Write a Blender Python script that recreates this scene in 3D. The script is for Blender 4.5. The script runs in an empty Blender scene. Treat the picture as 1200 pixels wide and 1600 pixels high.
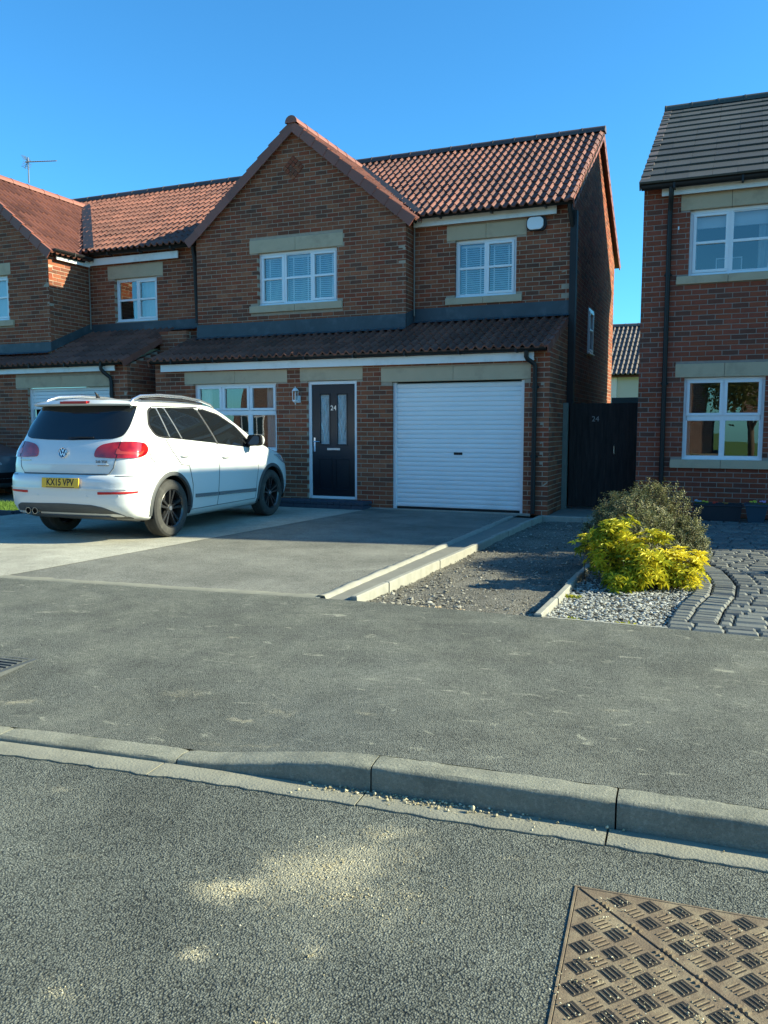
import bpy, bmesh, math, random
import numpy as np
from mathutils import Vector, Matrix
random.seed(7)
R = math.radians
S = bpy.context.scene
COL = S.collection

# ------------------------------------------------------------------ camera, light, exposure
FPX, PITCH, YAW, CAMH = 1290.0, 0.10197, 0.39787, 1.34
cF = Vector((-math.sin(YAW)*math.cos(PITCH), math.cos(YAW)*math.cos(PITCH), -math.sin(PITCH)))
cR = Vector((math.cos(YAW), math.sin(YAW), 0))
cU = cR.cross(cF)
cC = Vector((0, 0, CAMH))
cd = bpy.data.cameras.new('camera')
cd.sensor_fit = 'VERTICAL'; cd.sensor_height = 24.0; cd.lens = 24.0*FPX/1600.0
cd.clip_start = 0.05; cd.clip_end = 600
co = bpy.data.objects.new('camera', cd); COL.objects.link(co)
co.matrix_world = Matrix(((cR.x, cU.x, -cF.x, cC.x), (cR.y, cU.y, -cF.y, cC.y), (cR.z, cU.z, -cF.z, cC.z), (0, 0, 0, 1)))
S.camera = co

SUN = Vector((1.0, 0.30, 0.53)).normalized()
SUN_EL = math.asin(SUN.z); SUN_AZ = math.atan2(SUN.x, SUN.y)
w = bpy.data.worlds.new('World'); S.world = w; w.use_nodes = True
nt = w.node_tree; nt.nodes.clear()
wo = nt.nodes.new('ShaderNodeOutputWorld'); bg = nt.nodes.new('ShaderNodeBackground')
sky = nt.nodes.new('ShaderNodeTexSky'); sky.sky_type = 'NISHITA'; sky.sun_disc = False
sky.sun_elevation = SUN_EL; sky.sun_rotation = SUN_AZ
sky.air_density = 1.0; sky.dust_density = 0.4; sky.ozone_density = 2.0
hs = nt.nodes.new('ShaderNodeMixRGB'); hs.blend_type = 'MULTIPLY'; hs.inputs[0].default_value = 1.0; hs.inputs[2].default_value = (0.34, 0.97, 1.34, 1)
nt.links.new(sky.outputs[0], hs.inputs[1]); nt.links.new(hs.outputs[0], bg.inputs['Color'])
nt.links.new(bg.outputs[0], wo.inputs['Surface']); bg.inputs['Strength'].default_value = 0.088
sl = bpy.data.lights.new('sun', 'SUN'); sl.energy = 5.0; sl.angle = R(0.53); sl.color = (1.0, 0.96, 0.70)
so = bpy.data.objects.new('sun', sl); COL.objects.link(so)
so.rotation_euler = SUN.to_track_quat('Z', 'Y').to_euler(); so.location = (20, 3, 12)
S.view_settings.view_transform = 'Standard'; S.view_settings.look = 'None'
S.view_settings.exposure = 1.22; S.view_settings.gamma = 1.0

# ------------------------------------------------------------------ helpers
def sc(c):  # plain tuple -> rgba
    return (c[0], c[1], c[2], 1.0)

class NT:
    def __init__(s, m): s.t = m.node_tree; s.n = s.t.nodes; s.l = s.t.links
    def new(s, typ, **kw):
        n = s.n.new('ShaderNode'+typ)
        for k, v in kw.items(): setattr(n, k, v)
        return n
    def link(s, a, b): s.l.new(a, b)
    def val(s, n, i, v):
        if isinstance(v, (int, float, tuple)): n.inputs[i].default_value = v
        else: s.link(v, n.inputs[i])
    def pos(s): return s.new('NewGeometry').outputs['Position']
    def noise(s, sc_, det=3.0, rough=0.55, vec=None, dist=0.0):
        n = s.new('TexNoise'); n.inputs['Scale'].default_value = sc_; n.inputs['Detail'].default_value = det
        n.inputs['Roughness'].default_value = rough; n.inputs['Distortion'].default_value = dist
        s.link(vec if vec is not None else s.pos(), n.inputs['Vector']); return n.outputs['Fac']
    def voro(s, sc_, feat='F1', vec=None, rnd=1.0):
        n = s.new('TexVoronoi', feature=feat); n.inputs['Scale'].default_value = sc_; n.inputs['Randomness'].default_value = rnd
        s.link(vec if vec is not None else s.pos(), n.inputs['Vector']); return n
    def ramp(s, fac, stops, interp='LINEAR'):
        n = s.new('ValToRGB'); cr = n.color_ramp; cr.interpolation = interp
        while len(cr.elements) < len(stops): cr.elements.new(0.5)
        for e, (p, c) in zip(cr.elements, stops):
            e.position = p; e.color = sc(c) if isinstance(c, tuple) else (c, c, c, 1)
        s.link(fac, n.inputs['Fac']); return n.outputs['Color']
    def math(s, op, a, b=0.0, c=None, clamp=False):
        n = s.new('Math', operation=op, use_clamp=clamp); s.val(n, 0, a); s.val(n, 1, b)
        if c is not None: s.val(n, 2, c)
        return n.outputs[0]
    def mix(s, fac, a, b, mode='MIX'):
        n = s.new('MixRGB', blend_type=mode); s.val(n, 0, fac)
        for i, v in ((1, a), (2, b)):
            if isinstance(v, tuple): n.inputs[i].default_value = sc(v)
            else: s.link(v, n.inputs[i])
        return n.outputs[0]
    def bump(s, h, strength=0.5, dist=0.01):
        n = s.new('Bump'); n.inputs['Strength'].default_value = strength; n.inputs['Distance'].default_value = dist
        s.link(h, n.inputs['Height']); return n.outputs[0]

def mat(name, col=(0.5, 0.5, 0.5), rough=0.6, spec=0.5, metal=0.0, fn=None, coat=0.0):
    m = bpy.data.materials.new(name); m.use_nodes = True
    b = m.node_tree.nodes['Principled BSDF']
    b.inputs['Base Color'].default_value = sc(col); b.inputs['Roughness'].default_value = rough
    b.inputs['Specular IOR Level'].default_value = spec; b.inputs['Metallic'].default_value = metal
    if coat: b.inputs['Coat Weight'].default_value = coat; b.inputs['Coat Roughness'].default_value = 0.03
    if fn: fn(NT(m), b)
    return m

def weather(col, var=0.25, scale=6.0, rough=0.6, bump=0.0, bscale=60.0, spec=0.4, dirt=None, rnd=0.0, name='m'):
    """plain surface with soft uneven tone, fine grain and optional dirt spots"""
    def fn(n, b):
        c = n.mix(n.noise(scale, 5.0), tuple(x*(1-var) for x in col), tuple(min(1, x*(1+var)) for x in col))
        if dirt is not None:
            c = n.mix(n.ramp(n.noise(scale*0.7, 6.0, 0.65), [(0.52, 0.0), (0.72, 0.7)]), c, dirt)
        if rnd:
            a = n.new('Attribute', attribute_name='rnd')
            c = n.mix(1.0, c, n.ramp(a.outputs['Fac'], [(0.0, 1-rnd), (1.0, 1+rnd)]), 'MULTIPLY')
        n.link(c, b.inputs['Base Color'])
        if bump: n.link(n.bump(n.noise(bscale, 4.0), bump, 0.004), b.inputs['Normal'])
    return mat(name, col, rough, spec, fn=fn)

def setp(o, parent):
    if parent is not None:
        o.parent = parent; o.matrix_parent_inverse = W(parent).inverted()
def W(o):
    return o.matrix_basis.copy() if o.parent is None else W(o.parent) @ o.matrix_parent_inverse @ o.matrix_basis
def tag(o, label=None, cat=None, group=None, kind=None):
    if label: o['label'] = label
    if cat: o['category'] = cat
    if group: o['group'] = group
    if kind: o['kind'] = kind
    return o
def empty(name, loc=(0, 0, 0), label=None, cat=None, group=None, rz=0, kind=None):
    o = bpy.data.objects.new(name, None); COL.objects.link(o); o.empty_display_size = 0.2
    o.matrix_basis = Matrix.Translation(loc) @ Matrix.Rotation(rz, 4, 'Z')
    return tag(o, label, cat, group, kind)

def rawmesh(name, v, f, m, rnd=None, smooth=False):
    me = bpy.data.meshes.new(name); me.from_pydata([tuple(p) for p in v], [], f)
    if rnd is not None:
        a = me.attributes.new('rnd', 'FLOAT', 'FACE'); a.data.foreach_set('value', rnd)
    if smooth: me.polygons.foreach_set('use_smooth', [True]*len(me.polygons))
    if m: me.materials.append(m)
    me.update(); return me

class MB:
    def __init__(s): s.v = []; s.f = []; s.r = []; s.M = None
    def add(s, v, f, rnd=0.5, M=None):
        k = len(s.v); T = s.M if M is None else (s.M @ M if s.M is not None else M)
        s.v += [tuple(T @ Vector(p)) if T is not None else tuple(p) for p in v]
        s.f += [tuple(i+k for i in q) for q in f]; s.r += [rnd]*len(f); return s
    def box(s, x0, x1, y0, y1, z0, z1, rnd=0.5, M=None):
        v = [(x0,y0,z0),(x1,y0,z0),(x1,y1,z0),(x0,y1,z0),(x0,y0,z1),(x1,y0,z1),(x1,y1,z1),(x0,y1,z1)]
        return s.add(v, [(0,3,2,1),(4,5,6,7),(0,1,5,4),(1,2,6,5),(2,3,7,6),(3,0,4,7)], rnd, M)
    def bbox(s, x0, x1, y0, y1, z0, z1, b=0.004, rnd=0.5, M=None):
        """box with chamfered edges"""
        v = []; 
        for z, i in ((z0, b), (z0+b, 0), (z1-b, 0), (z1, b)):
            v += [(x0+i, y0+i*0+(b if i else 0), z), (x1-i, y0+(b if i else 0), z), (x1-i, y1-(b if i else 0), z), (x0+i, y1-(b if i else 0), z)]
        f = [(3,2,1,0), (12,13,14,15)]
        for k in range(3):
            for j in range(4):
                a = k*4+j; c = k*4+(j+1) % 4; f.append((a, c, c+4, a+4))
        return s.add(v, f, rnd, M)
    def prism(s, pts, d0, d1, rnd=0.5, M=None):
        """polygon pts (x,z) extruded along y from d0 to d1"""
        n = len(pts)
        v = [(p[0], d0, p[1]) for p in pts]+[(p[0], d1, p[1]) for p in pts]
        f = [tuple(range(n)), tuple(reversed(range(n, 2*n)))]
        f += [(i, i+n, (i+1) % n+n, (i+1) % n) for i in range(n)]
        return s.add(v, f, rnd, M)
    def tube(s, pts, r, seg=8, rnd=0.5, M=None, closed=False, cap=True):
        pts = [Vector(p) for p in pts]; n = len(pts); v = []; f = []
        rr = r if isinstance(r, (list, tuple)) else [r]*n
        up = None
        for i, p in enumerate(pts):
            if closed: t = (pts[(i+1) % n]-pts[i-1]).normalized()
            else: t = ((pts[i+1] if i < n-1 else p)-(pts[i-1] if i > 0 else p)).normalized()
            if up is None: up = Vector((0, 0, 1)) if abs(t.z) < 0.9 else Vector((1, 0, 0))
            a = t.cross(up).normalized(); b = a.cross(t).normalized(); up = b
            for k in range(seg):
                q = 2*math.pi*k/seg; v.append(p+a*math.cos(q)*rr[i]+b*math.sin(q)*rr[i])
        m = n if closed else n-1
        for i in range(m):
            for k in range(seg):
                f.append((i*seg+k, i*seg+(k+1) % seg, ((i+1) % n)*seg+(k+1) % seg, ((i+1) % n)*seg+k))
        if cap and not closed:
            f.append(tuple(reversed(range(seg)))); f.append(tuple(range((n-1)*seg, n*seg)))
        return s.add(v, f, rnd, M)
    def lathe(s, prof, seg=24, rnd=0.5, M=None, closed=False, cap=True):
        """profile (r,z) revolved about z"""
        n = len(prof); v = []; f = []
        for k in range(seg):
            q = 2*math.pi*k/seg
            for (r, z) in prof: v.append((r*math.cos(q), r*math.sin(q), z))
        m = n if closed else n-1
        for k in range(seg):
            for i in range(m):
                a = k*n+i; b = k*n+(i+1) % n; c = ((k+1) % seg)*n+(i+1) % n; d = ((k+1) % seg)*n+i
                f.append((a, d, c, b))
        if not closed and cap:
            if prof[0][0] > 1e-5: f.append(tuple(k*n for k in range(seg)))
            if prof[-1][0] > 1e-5: f.append(tuple(k*n+n-1 for k in reversed(range(seg))))
        return s.add(v, f, rnd, M)
    def build(s, name, m, parent=None, smooth=False, kind=None, label=None, bevel=0, autos=None):
        me = rawmesh(name, s.v, s.f, m, s.r, smooth)
        o = bpy.data.objects.new(name, me); COL.objects.link(o); setp(o, parent)
        if kind: o['kind'] = kind
        if label: o['label'] = label
        if autos is not None: o.data.set_sharp_from_angle(angle=R(autos))
        if bevel:
            b = o.modifiers.new('bevel', 'BEVEL'); b.width = bevel; b.segments = 2; b.limit_method = 'ANGLE'; b.angle_limit = R(40)
        return o

def frame(P0, U, N):
    """wall space (u, d inward, z) to world"""
    U = Vector(U).normalized(); N = Vector(N).normalized(); Z = U.cross(-N); P = Vector(P0)
    return Matrix(((U.x, -N.x, Z.x, P.x), (U.y, -N.y, Z.y, P.y), (U.z, -N.z, Z.z, P.z), (0, 0, 0, 1)))

def project(p):
    v = Vector(p)-cC; d = v.dot(cF)
    if d < 0.05: return None
    return (600+FPX*v.dot(cR)/d, 800-FPX*v.dot(cU)/d)
def pxsize(pts):
    q = [project(p) for p in pts]
    if any(a is None for a in q): return 0.0
    cx = sum(a[0] for a in q)/3; cy = sum(a[1] for a in q)/3
    if cx < -8 or cx > 1208 or cy < -8 or cy > 1608: return 0.0
    return abs((q[1][0]-q[0][0])*(q[2][1]-q[0][1])-(q[1][1]-q[0][1])*(q[2][0]-q[0][0]))

# pieces: the 300 that show largest of each name on each thing become objects, the rest one joined part per wall
PIECES = {}; RAW = {}; MESHC = {}
def piece(thing, name, parent, key, rawfn, M, m, size, rest):
    if key not in RAW: RAW[key] = rawfn()
    v = RAW[key][2]
    a = (M @ Vector(v[0]), M @ Vector(v[1]), M @ Vector(v[2]))
    PIECES.setdefault((thing.name, name), []).append((pxsize(a), parent, key, M, m, rest))
def flush_pieces(limit=300):
    for (tn, name), L in PIECES.items():
        L.sort(key=lambda t: -t[0])
        joined = {}
        for i, (px, parent, key, M, m, rest) in enumerate(L):
            if i < limit and px > 0:
                mk = (key, m.name)
                if mk not in MESHC:
                    raw = RAW[key]; MESHC[mk] = rawmesh(name, raw[0], raw[1], m, [raw[3]]*len(raw[1]), len(raw) > 4 and raw[4])
                o = bpy.data.objects.new(name, MESHC[mk]); COL.objects.link(o)
                o.parent = parent; o.matrix_parent_inverse = W(parent).inverted(); o.matrix_basis = M
            else:
                joined.setdefault((parent.name, m.name, rest), []).append((parent, key, M, m))
        for (pn, mn, rest), Q in joined.items():
            vs = []; fs = []; rs = []; k = 0
            for (parent, key, M, m) in Q:
                raw = RAW[key]; A = np.array(M)
                v = np.array(raw[0]) @ A[:3, :3].T + A[:3, 3]
                vs += v.tolist(); fs += [tuple(i+k for i in f) for f in raw[1]]; rs += [raw[3]]*len(raw[1]); k += len(v)
            me = rawmesh(rest, vs, fs, Q[0][3], rs, len(RAW[Q[0][1]]) > 4 and RAW[Q[0][1]][4])
            o = bpy.data.objects.new(rest, me); COL.objects.link(o); setp(o, Q[0][0]); o['kind'] = 'stuff'
    PIECES.clear()

def plate(outline, holes, thick):
    """polygon (u,z) with rectangular holes, as verts/faces in wall space, front at d=0"""
    bm = bmesh.new()
    vs = [bm.verts.new((p[0], 0, p[1])) for p in outline]; bm.faces.new(vs)
    def cut(co_, no):
        bmesh.ops.bisect_plane(bm, geom=bm.verts[:]+bm.edges[:]+bm.faces[:], plane_co=co_, plane_no=no, dist=1e-5)
    for (a, b, c, d) in holes:
        cut((a, 0, 0), (1, 0, 0)); cut((b, 0, 0), (1, 0, 0)); cut((0, 0, c), (0, 0, 1)); cut((0, 0, d), (0, 0, 1))
    kill = []
    for f in bm.faces:
        q = f.calc_center_median()
        if any(a < q.x < b and c < q.z < d for (a, b, c, d) in holes): kill.append(f)
    if kill: bmesh.ops.delete(bm, geom=kill, context='FACES')
    bm.verts.ensure_lookup_table(); bm.verts.index_update()
    v = [tuple(x.co) for x in bm.verts]; n = len(v); f = [tuple(x.index for x in q.verts) for q in bm.faces]
    be = []
    for e in bm.edges:
        if len(e.link_faces) == 1:
            l = e.link_loops[0]; be.append((l.vert.index, l.link_loop_next.vert.index))
    bm.free()
    V = v+[(p[0], p[1]+thick, p[2]) for p in v]
    F = f+[tuple(i+n for i in reversed(q)) for q in f]+[(b, a, a+n, b+n) for a, b in be]
    return V, F

def spans(outline, z):
    xs = []
    for i in range(len(outline)):
        (x0, y0), (x1, y1) = outline[i], outline[(i+1) % len(outline)]
        if (y0 <= z < y1) or (y1 <= z < y0): xs.append(x0+(x1-x0)*(z-y0)/(y1-y0))
    xs.sort(); return [(xs[i], xs[i+1]) for i in range(0, len(xs)-1, 2)]

BL, BH, BJ, BD = 0.213, 0.063, 0.012, 0.10
def brick_raw(L, var):
    def fn():
        rg = random.Random(var*131+int(L*1000))
        j = lambda a: rg.uniform(-a, a)
        o = -0.001*rg.random()*3
        c = [(0, 0), (L, 0), (L, BH), (0, BH)]
        fr = [(x+j(0.0012), o+j(0.0008), z+j(0.0012)) for x, z in c]
        v = fr+[(0, BD, 0), (L, BD, 0), (L, BD, BH), (0, BD, BH)]
        f = [(0, 1, 2, 3), (0, 4, 5, 1), (1, 5, 6, 2), (2, 6, 7, 3), (3, 7, 4, 0)]
        return (v, f, (v[0], v[1], v[3]), (var+0.5)/24.0)
    return fn

def brick_wall(thing, T, outline, holes, brickm, mortarm, off=0.0, zmin=None, name='wall', region=None, thick=0.13):
    """mortar slab with every brick standing proud of its joints. outline in (u,z); region (u0,u1,z0,z1) limits bricks"""
    V, F = plate(outline, holes, thick)
    mb = MB(); mb.add(V, F, 0.5, T @ Matrix.Translation((0, 0.0035, 0)))
    wall = mb.build(name, mortarm, thing)
    zs = [p[1] for p in outline]; z0, z1 = min(zs), max(zs); k = 0
    z = z0+0.002; pitch = BL+BJ
    umin = min(p[0] for p in outline)
    while z+BH < z1+0.05:
        for (a, b) in spans(outline, min(z+BH*0.75, z1-0.001)):
            segs = [(a, b)]
            for (h0, h1, g0, g1) in holes:
                if z+BH > g0+0.012 and z < g1-0.012:
                    ns = []
                    for (p, q) in segs:
                        if h1 <= p or h0 >= q: ns.append((p, q)); continue
                        if h0 > p: ns.append((p, h0))
                        if h1 < q: ns.append((h1, q))
                    segs = ns
            for (p, q) in segs:
                u = umin+off-(pitch/2 if k % 2 else 0)-pitch
                while u < q:
                    s0 = max(u, p+0.001); s1 = min(u+BL, q+0.001)
                    if s1-s0 > 0.02:
                        if region is None or (region[0] < s0 < region[1] and region[2] < z < region[3]):
                            L = round((s1-s0)/0.004)*0.004 if s1-s0 < BL-0.002 else BL
                            var = random.randrange(24)
                            M = T @ Matrix.Translation((s0, 0, z))
                            piece(thing, 'brick', wall, ('b', L, var), brick_raw(L, var), M, brickm, 0, 'brickwork')
                    u += pitch
        z += BH+BJ; k += 1
    return wall
# ------------------------------------------------------------------ materials
def brickmat(name, stops, dirt=0.25):
    def fn(n, b):
        a = n.new('Attribute', attribute_name='rnd')
        c = n.ramp(a.outputs['Fac'], stops, 'CONSTANT')
        v = n.noise(9.0, 3.0); g = n.noise(120.0, 3.0)
        c = n.mix(n.ramp(v, [(0.3, 0.0), (0.75, 0.55)]), c, tuple(np.mean([s[1] for s in stops], axis=0)*0.8))
        c = n.mix(n.ramp(g, [(0.45, 0.0), (0.8, 0.5)]), c, (0.035, 0.03, 0.03))
        c = n.mix(n.ramp(n.noise(1.3, 5.0), [(0.3, 0.78), (0.7, 1.12)]), (0, 0, 0), c, 'MULTIPLY') if False else c
        c = n.mix(1.0, c, n.ramp(n.noise(1.1, 5.0, 0.65), [(0.3, 0.75), (0.7, 1.2)]), 'MULTIPLY')
        n.link(c, b.inputs['Base Color'])
        n.link(n.bump(n.noise(90.0, 5.0), 0.6, 0.004), b.inputs['Normal'])
    return mat(name, (0.2, 0.1, 0.07), 0.9, 0.2, fn=fn)
M_BRICK = brickmat('multi_brick', [(0.0, (0.302, 0.091, 0.044)), (0.14, (0.200, 0.072, 0.043)), (0.25, (0.364, 0.119, 0.058)), (0.40, (0.264, 0.068, 0.036)),
    (0.52, (0.320, 0.103, 0.050)), (0.66, (0.259, 0.090, 0.049)), (0.76, (0.340, 0.081, 0.038)), (0.84, (0.149, 0.066, 0.043)), (0.90, (0.389, 0.139, 0.069))])
M_BRICKR = brickmat('red_brick', [(0.0, (0.290, 0.072, 0.037)), (0.18, (0.295, 0.075, 0.043)), (0.34, (0.149, 0.064, 0.044)), (0.46, (0.315, 0.079, 0.038)),
    (0.62, (0.328, 0.082, 0.046)), (0.78, (0.208, 0.067, 0.043)), (0.88, (0.340, 0.088, 0.044))])
M_MORTAR = weather((0.39, 0.30, 0.22), 0.25, 14, 0.95, 0.3, 90, name='mortar')
M_MORTARR = weather((0.30, 0.24, 0.20), 0.25, 14, 0.95, 0.3, 90, name='mortar_warm')
M_STONE = weather((0.50, 0.38, 0.25), 0.10, 5, 0.85, 0.25, 80, name='cast_stone', dirt=(0.36, 0.27, 0.18))
M_UPVC = weather((0.80, 0.80, 0.80), 0.04, 3, 0.28, 0, name='white_upvc', spec=0.5)
M_FASCIA = weather((0.78, 0.77, 0.74), 0.08, 4, 0.4, 0, name='fascia_white', dirt=(0.55, 0.53, 0.48))
M_BLACKP = weather((0.012, 0.012, 0.012), 0.2, 8, 0.5, 0, name='black_plastic')
M_LEAD = weather((0.055, 0.068, 0.075), 0.35, 4, 0.55, 0.3, 20, name='lead', dirt=(0.12, 0.14, 0.15))
M_LEADD = weather((0.03, 0.033, 0.038), 0.2, 6, 0.6, 0.2, 20, name='dark_valley')
def tilemat(name, col, var, moss=(0.08, 0.07, 0.05)):
    def fn(n, b):
        a = n.new('Attribute', attribute_name='rnd')
        c = n.mix(a.outputs['Fac'], tuple(x*(1-var) for x in col), tuple(x*(1+var) for x in col))
        c = n.mix(n.ramp(n.noise(25.0, 5.0, 0.7), [(0.5, 0.0), (0.8, 0.4)]), c, moss)
        c = n.mix(1.0, c, n.ramp(n.noise(0.8, 4.0), [(0.3, 0.85), (0.7, 1.12)]), 'MULTIPLY')
        n.link(c, b.inputs['Base Color']); n.link(n.bump(n.noise(150.0, 3.0), 0.4, 0.003), b.inputs['Normal'])
    return mat(name, col, 0.6, 0.5, fn=fn)
M_TILE = tilemat('terracotta_tile', (0.18, 0.066, 0.042), 0.28, (0.09, 0.045, 0.036))
M_TILEG = tilemat('grey_tile', (0.062, 0.058, 0.046), 0.14, (0.12, 0.11, 0.08))
M_TILED = tilemat('dark_brown_tile', (0.13, 0.10, 0.085), 0.2)
M_VERGE = tilemat('verge_tile', (0.24, 0.082, 0.055), 0.12)
M_RIDGED = tilemat('dark_ridge_tile', (0.075, 0.05, 0.045), 0.2)
M_UNDER = mat('roof_underlay', (0.02, 0.018, 0.016), 0.9, 0.1)

def glassfn(refl):
    m = bpy.data.materials.new('window_glass'); m.use_nodes = True; t = m.node_tree; t.nodes.clear()
    n = NT(m); out = n.new('OutputMaterial'); g = n.new('BsdfGlossy'); g.inputs['Roughness'].default_value = 0.004
    tr = n.new('BsdfTransparent'); tr.inputs['Color'].default_value = (0.86, 0.92, 0.92, 1); fr = n.new('Fresnel'); fr.inputs['IOR'].default_value = 1.5
    nz = n.bump(n.noise(0.9, 1.0), 0.25, 0.02); n.link(nz, g.inputs['Normal'])
    mx = n.new('MixShader'); f = n.math('MULTIPLY_ADD', fr.outputs[0], 1.0, refl, True)
    n.link(f, mx.inputs[0]); n.link(tr.outputs[0], mx.inputs[1]); n.link(g.outputs[0], mx.inputs[2]); n.link(mx.outputs[0], out.inputs['Surface'])
    return m
M_GLASS = glassfn(0.16)
M_ROOM = mat('dark_room', (0.05, 0.05, 0.055), 0.9, 0.1)
M_CURTAIN = weather((0.50, 0.55, 0.56), 0.12, 20, 0.9, 0, name='curtain')
M_BLIND = mat('blind_white', (0.80, 0.82, 0.82), 0.6, 0.3)
M_NAVY = weather((0.008, 0.010, 0.016), 0.15, 8, 0.3, 0.05, 70, name='navy_door', spec=0.5)
M_CHROME = mat('chrome', (0.75, 0.76, 0.77), 0.16, 0.5, 1.0)
M_STEEL = mat('brushed_steel', (0.62, 0.62, 0.60), 0.32, 0.5, 1.0)
M_SHUT = weather((0.80, 0.80, 0.79), 0.05, 1.5, 0.4, 0, name='shutter_white', dirt=(0.66, 0.67, 0.66))
M_BLUEBRICK = weather((0.045, 0.055, 0.075), 0.25, 9, 0.7, 0.3, 60, name='blue_brick')
M_DARKWOOD = None
def wood(n, b):
    mp = n.new('Mapping'); mp.inputs['Scale'].default_value = (14, 14, 1.2); n.link(n.pos(), mp.inputs['Vector'])
    g = n.noise(2.5, 5.0, 0.6, mp.outputs[0])
    n.link(n.ramp(g, [(0.3, (0.012, 0.009, 0.008)), (0.62, (0.030, 0.023, 0.020)), (0.85, (0.06, 0.048, 0.04))]), b.inputs['Base Color'])
    n.link(n.bump(g, 0.4, 0.004), b.inputs['Normal'])
M_DARKWOOD = mat('dark_stained_wood', (0.03, 0.03, 0.03), 0.75, 0.3, fn=wood)
M_POSTG = weather((0.17, 0.18, 0.15), 0.2, 8, 0.8, 0.2, 50, name='painted_post')

def ground_surface(name, cols, scale, dusts, bumps, sand=None, rough=0.95, dustcol=(0.34, 0.335, 0.26), fleck=0.0):
    """bound aggregate: irregular chips, dusty patches, optional spilt sand at given spots"""
    def fn(n, b):
        P = n.pos()
        v = n.voro(scale, 'F1', P); sx = n.new('SeparateColor'); n.link(v.outputs['Color'], sx.inputs[0])
        g1 = n.noise(scale*1.1, 3.0, 0.7); g2 = n.noise(scale*0.55, 3.0, 0.7)
        t = n.math('ADD', n.math('MULTIPLY', sx.outputs[0], 0.42), n.math('MULTIPLY', g1, 0.62))
        c = n.ramp(t, cols)
        c = n.mix(n.ramp(v.outputs['Distance'], [(0.42, 0.0), (0.75, 0.75)]), c, tuple(x*0.35 for x in cols[0][1]))
        c = n.mix(1.0, c, n.ramp(n.noise(0.9, 5.0, 0.6), [(0.32, 0.78), (0.68, 1.22)]), 'MULTIPLY')
        c = n.mix(1.0, c, n.ramp(n.noise(5.0, 6.0, 0.7), [(0.3, 0.86), (0.7, 1.14)]), 'MULTIPLY')
        d = n.noise(1.6, 7.0, 0.72, None, 0.4)
        fine = n.noise(38.0, 5.0, 0.75)
        dm = n.ramp(d, [(0.45, 0.0), (0.72, 1.0)])
        dm = n.math('MULTIPLY', dm, n.ramp(fine, [(0.38, 0.1), (0.66, 1.0)]))
        c = n.mix(n.math('MULTIPLY', dm, dusts), c, dustcol)
        if fleck:
            mp = n.new('Mapping'); mp.inputs['Scale'].default_value = (1.0, 1.9, 1.0); mp.inputs['Rotation'].default_value = (0, 0, 0.5); n.link(P, mp.inputs['Vector'])
            fl = n.ramp(n.noise(6.5, 7.0, 0.66, mp.outputs[0], 0.8), [(0.60, 0.0), (0.70, 1.0)])
            c = n.mix(n.math('MULTIPLY', fl, fleck), c, (0.50, 0.48, 0.36))
        h = n.math('ADD', n.math('MULTIPLY', g1, 0.9), n.math('MULTIPLY', g2, 0.9))
        h = n.math('SUBTRACT', h, n.math('MULTIPLY', n.math('POWER', v.outputs['Distance'], 1.6), 1.5))
        if sand:
            wn = n.new('TexNoise'); wn.inputs['Scale'].default_value = 5.5; wn.inputs['Detail'].default_value = 6.0; wn.inputs['Roughness'].default_value = 0.7; n.link(P, wn.inputs['Vector'])
            wv = n.new('VectorMath', operation='MULTIPLY_ADD'); n.link(wn.outputs['Color'], wv.inputs[0]); wv.inputs[1].default_value = (0.30, 0.30, 0); n.link(P, wv.inputs[2])
            wo_ = n.new('VectorMath', operation='SUBTRACT'); n.link(wv.outputs[0], wo_.inputs[0]); wo_.inputs[1].default_value = (0.15, 0.15, 0)
            tot = None
            for (x, y, rx, ry, s_, an) in sand:
                mp = n.new('Mapping', vector_type='TEXTURE'); mp.inputs['Location'].default_value = (x, y, 0)
                mp.inputs['Rotation'].default_value = (0, 0, an); mp.inputs['Scale'].default_value = (rx*1.25, ry*1.25, 50)
                n.link(wo_.outputs[0], mp.inputs['Vector'])
                ln = n.new('VectorMath', operation='LENGTH'); n.link(mp.outputs[0], ln.inputs[0])
                q = n.math('MULTIPLY', n.math('SUBTRACT', 1.0, ln.outputs['Value'], clamp=True), s_)
                tot = q if tot is None else n.math('MAXIMUM', tot, q)
            g = n.math('ADD', n.math('MULTIPLY', n.noise(14.0, 6.0, 0.75, None, 0.6), 0.7), n.math('MULTIPLY', n.noise(110.0, 4.0, 0.7), 0.9))
            mk = n.math('SUBTRACT', n.math('ADD', n.math('MULTIPLY', tot, 0.85), g), 1.02, clamp=True)
            mk = n.ramp(mk, [(0.0, 0.0), (0.55, 0.85)])
            c = n.mix(mk, c, n.ramp(n.noise(160.0, 3.0, 0.7), [(0.3, (0.34, 0.30, 0.19)), (0.7, (0.60, 0.54, 0.38))]))
        n.link(c, b.inputs['Base Color'])
        n.link(n.bump(h, bumps, 0.005), b.inputs['Normal'])
    return mat(name, (0.1, 0.1, 0.1), rough, 0.25, fn=fn)
SANDR = [(-1.18, 2.33, 0.44, 0.25, 0.82, 0.85), (-1.40, 2.09, 0.17, 0.08, 1.0, 0.3), (-1.10, 2.60, 0.22, 0.08, 0.6, 0.3), (-1.33, 1.78, 0.07, 0.06, 0.7, 0.0),
         (-1.55, 1.52, 0.09, 0.06, 0.62, 0.3), (-1.02, 1.89, 0.07, 0.04, 0.7, 0), (-0.87, 2.27, 0.10, 0.06, 0.5, 0), (-1.95, 2.05, 0.25, 0.06, 0.30, 0.3),
         (-1.0, 1.62, 0.08, 0.04, 0.4, 0), (-0.62, 2.62, 0.08, 0.03, 0.45, 0), (-2.45, 2.45, 0.14, 0.04, 0.5, 0.2), (-1.05, 2.2, 0.55, 0.35, 0.42, 0.3)]
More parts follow.
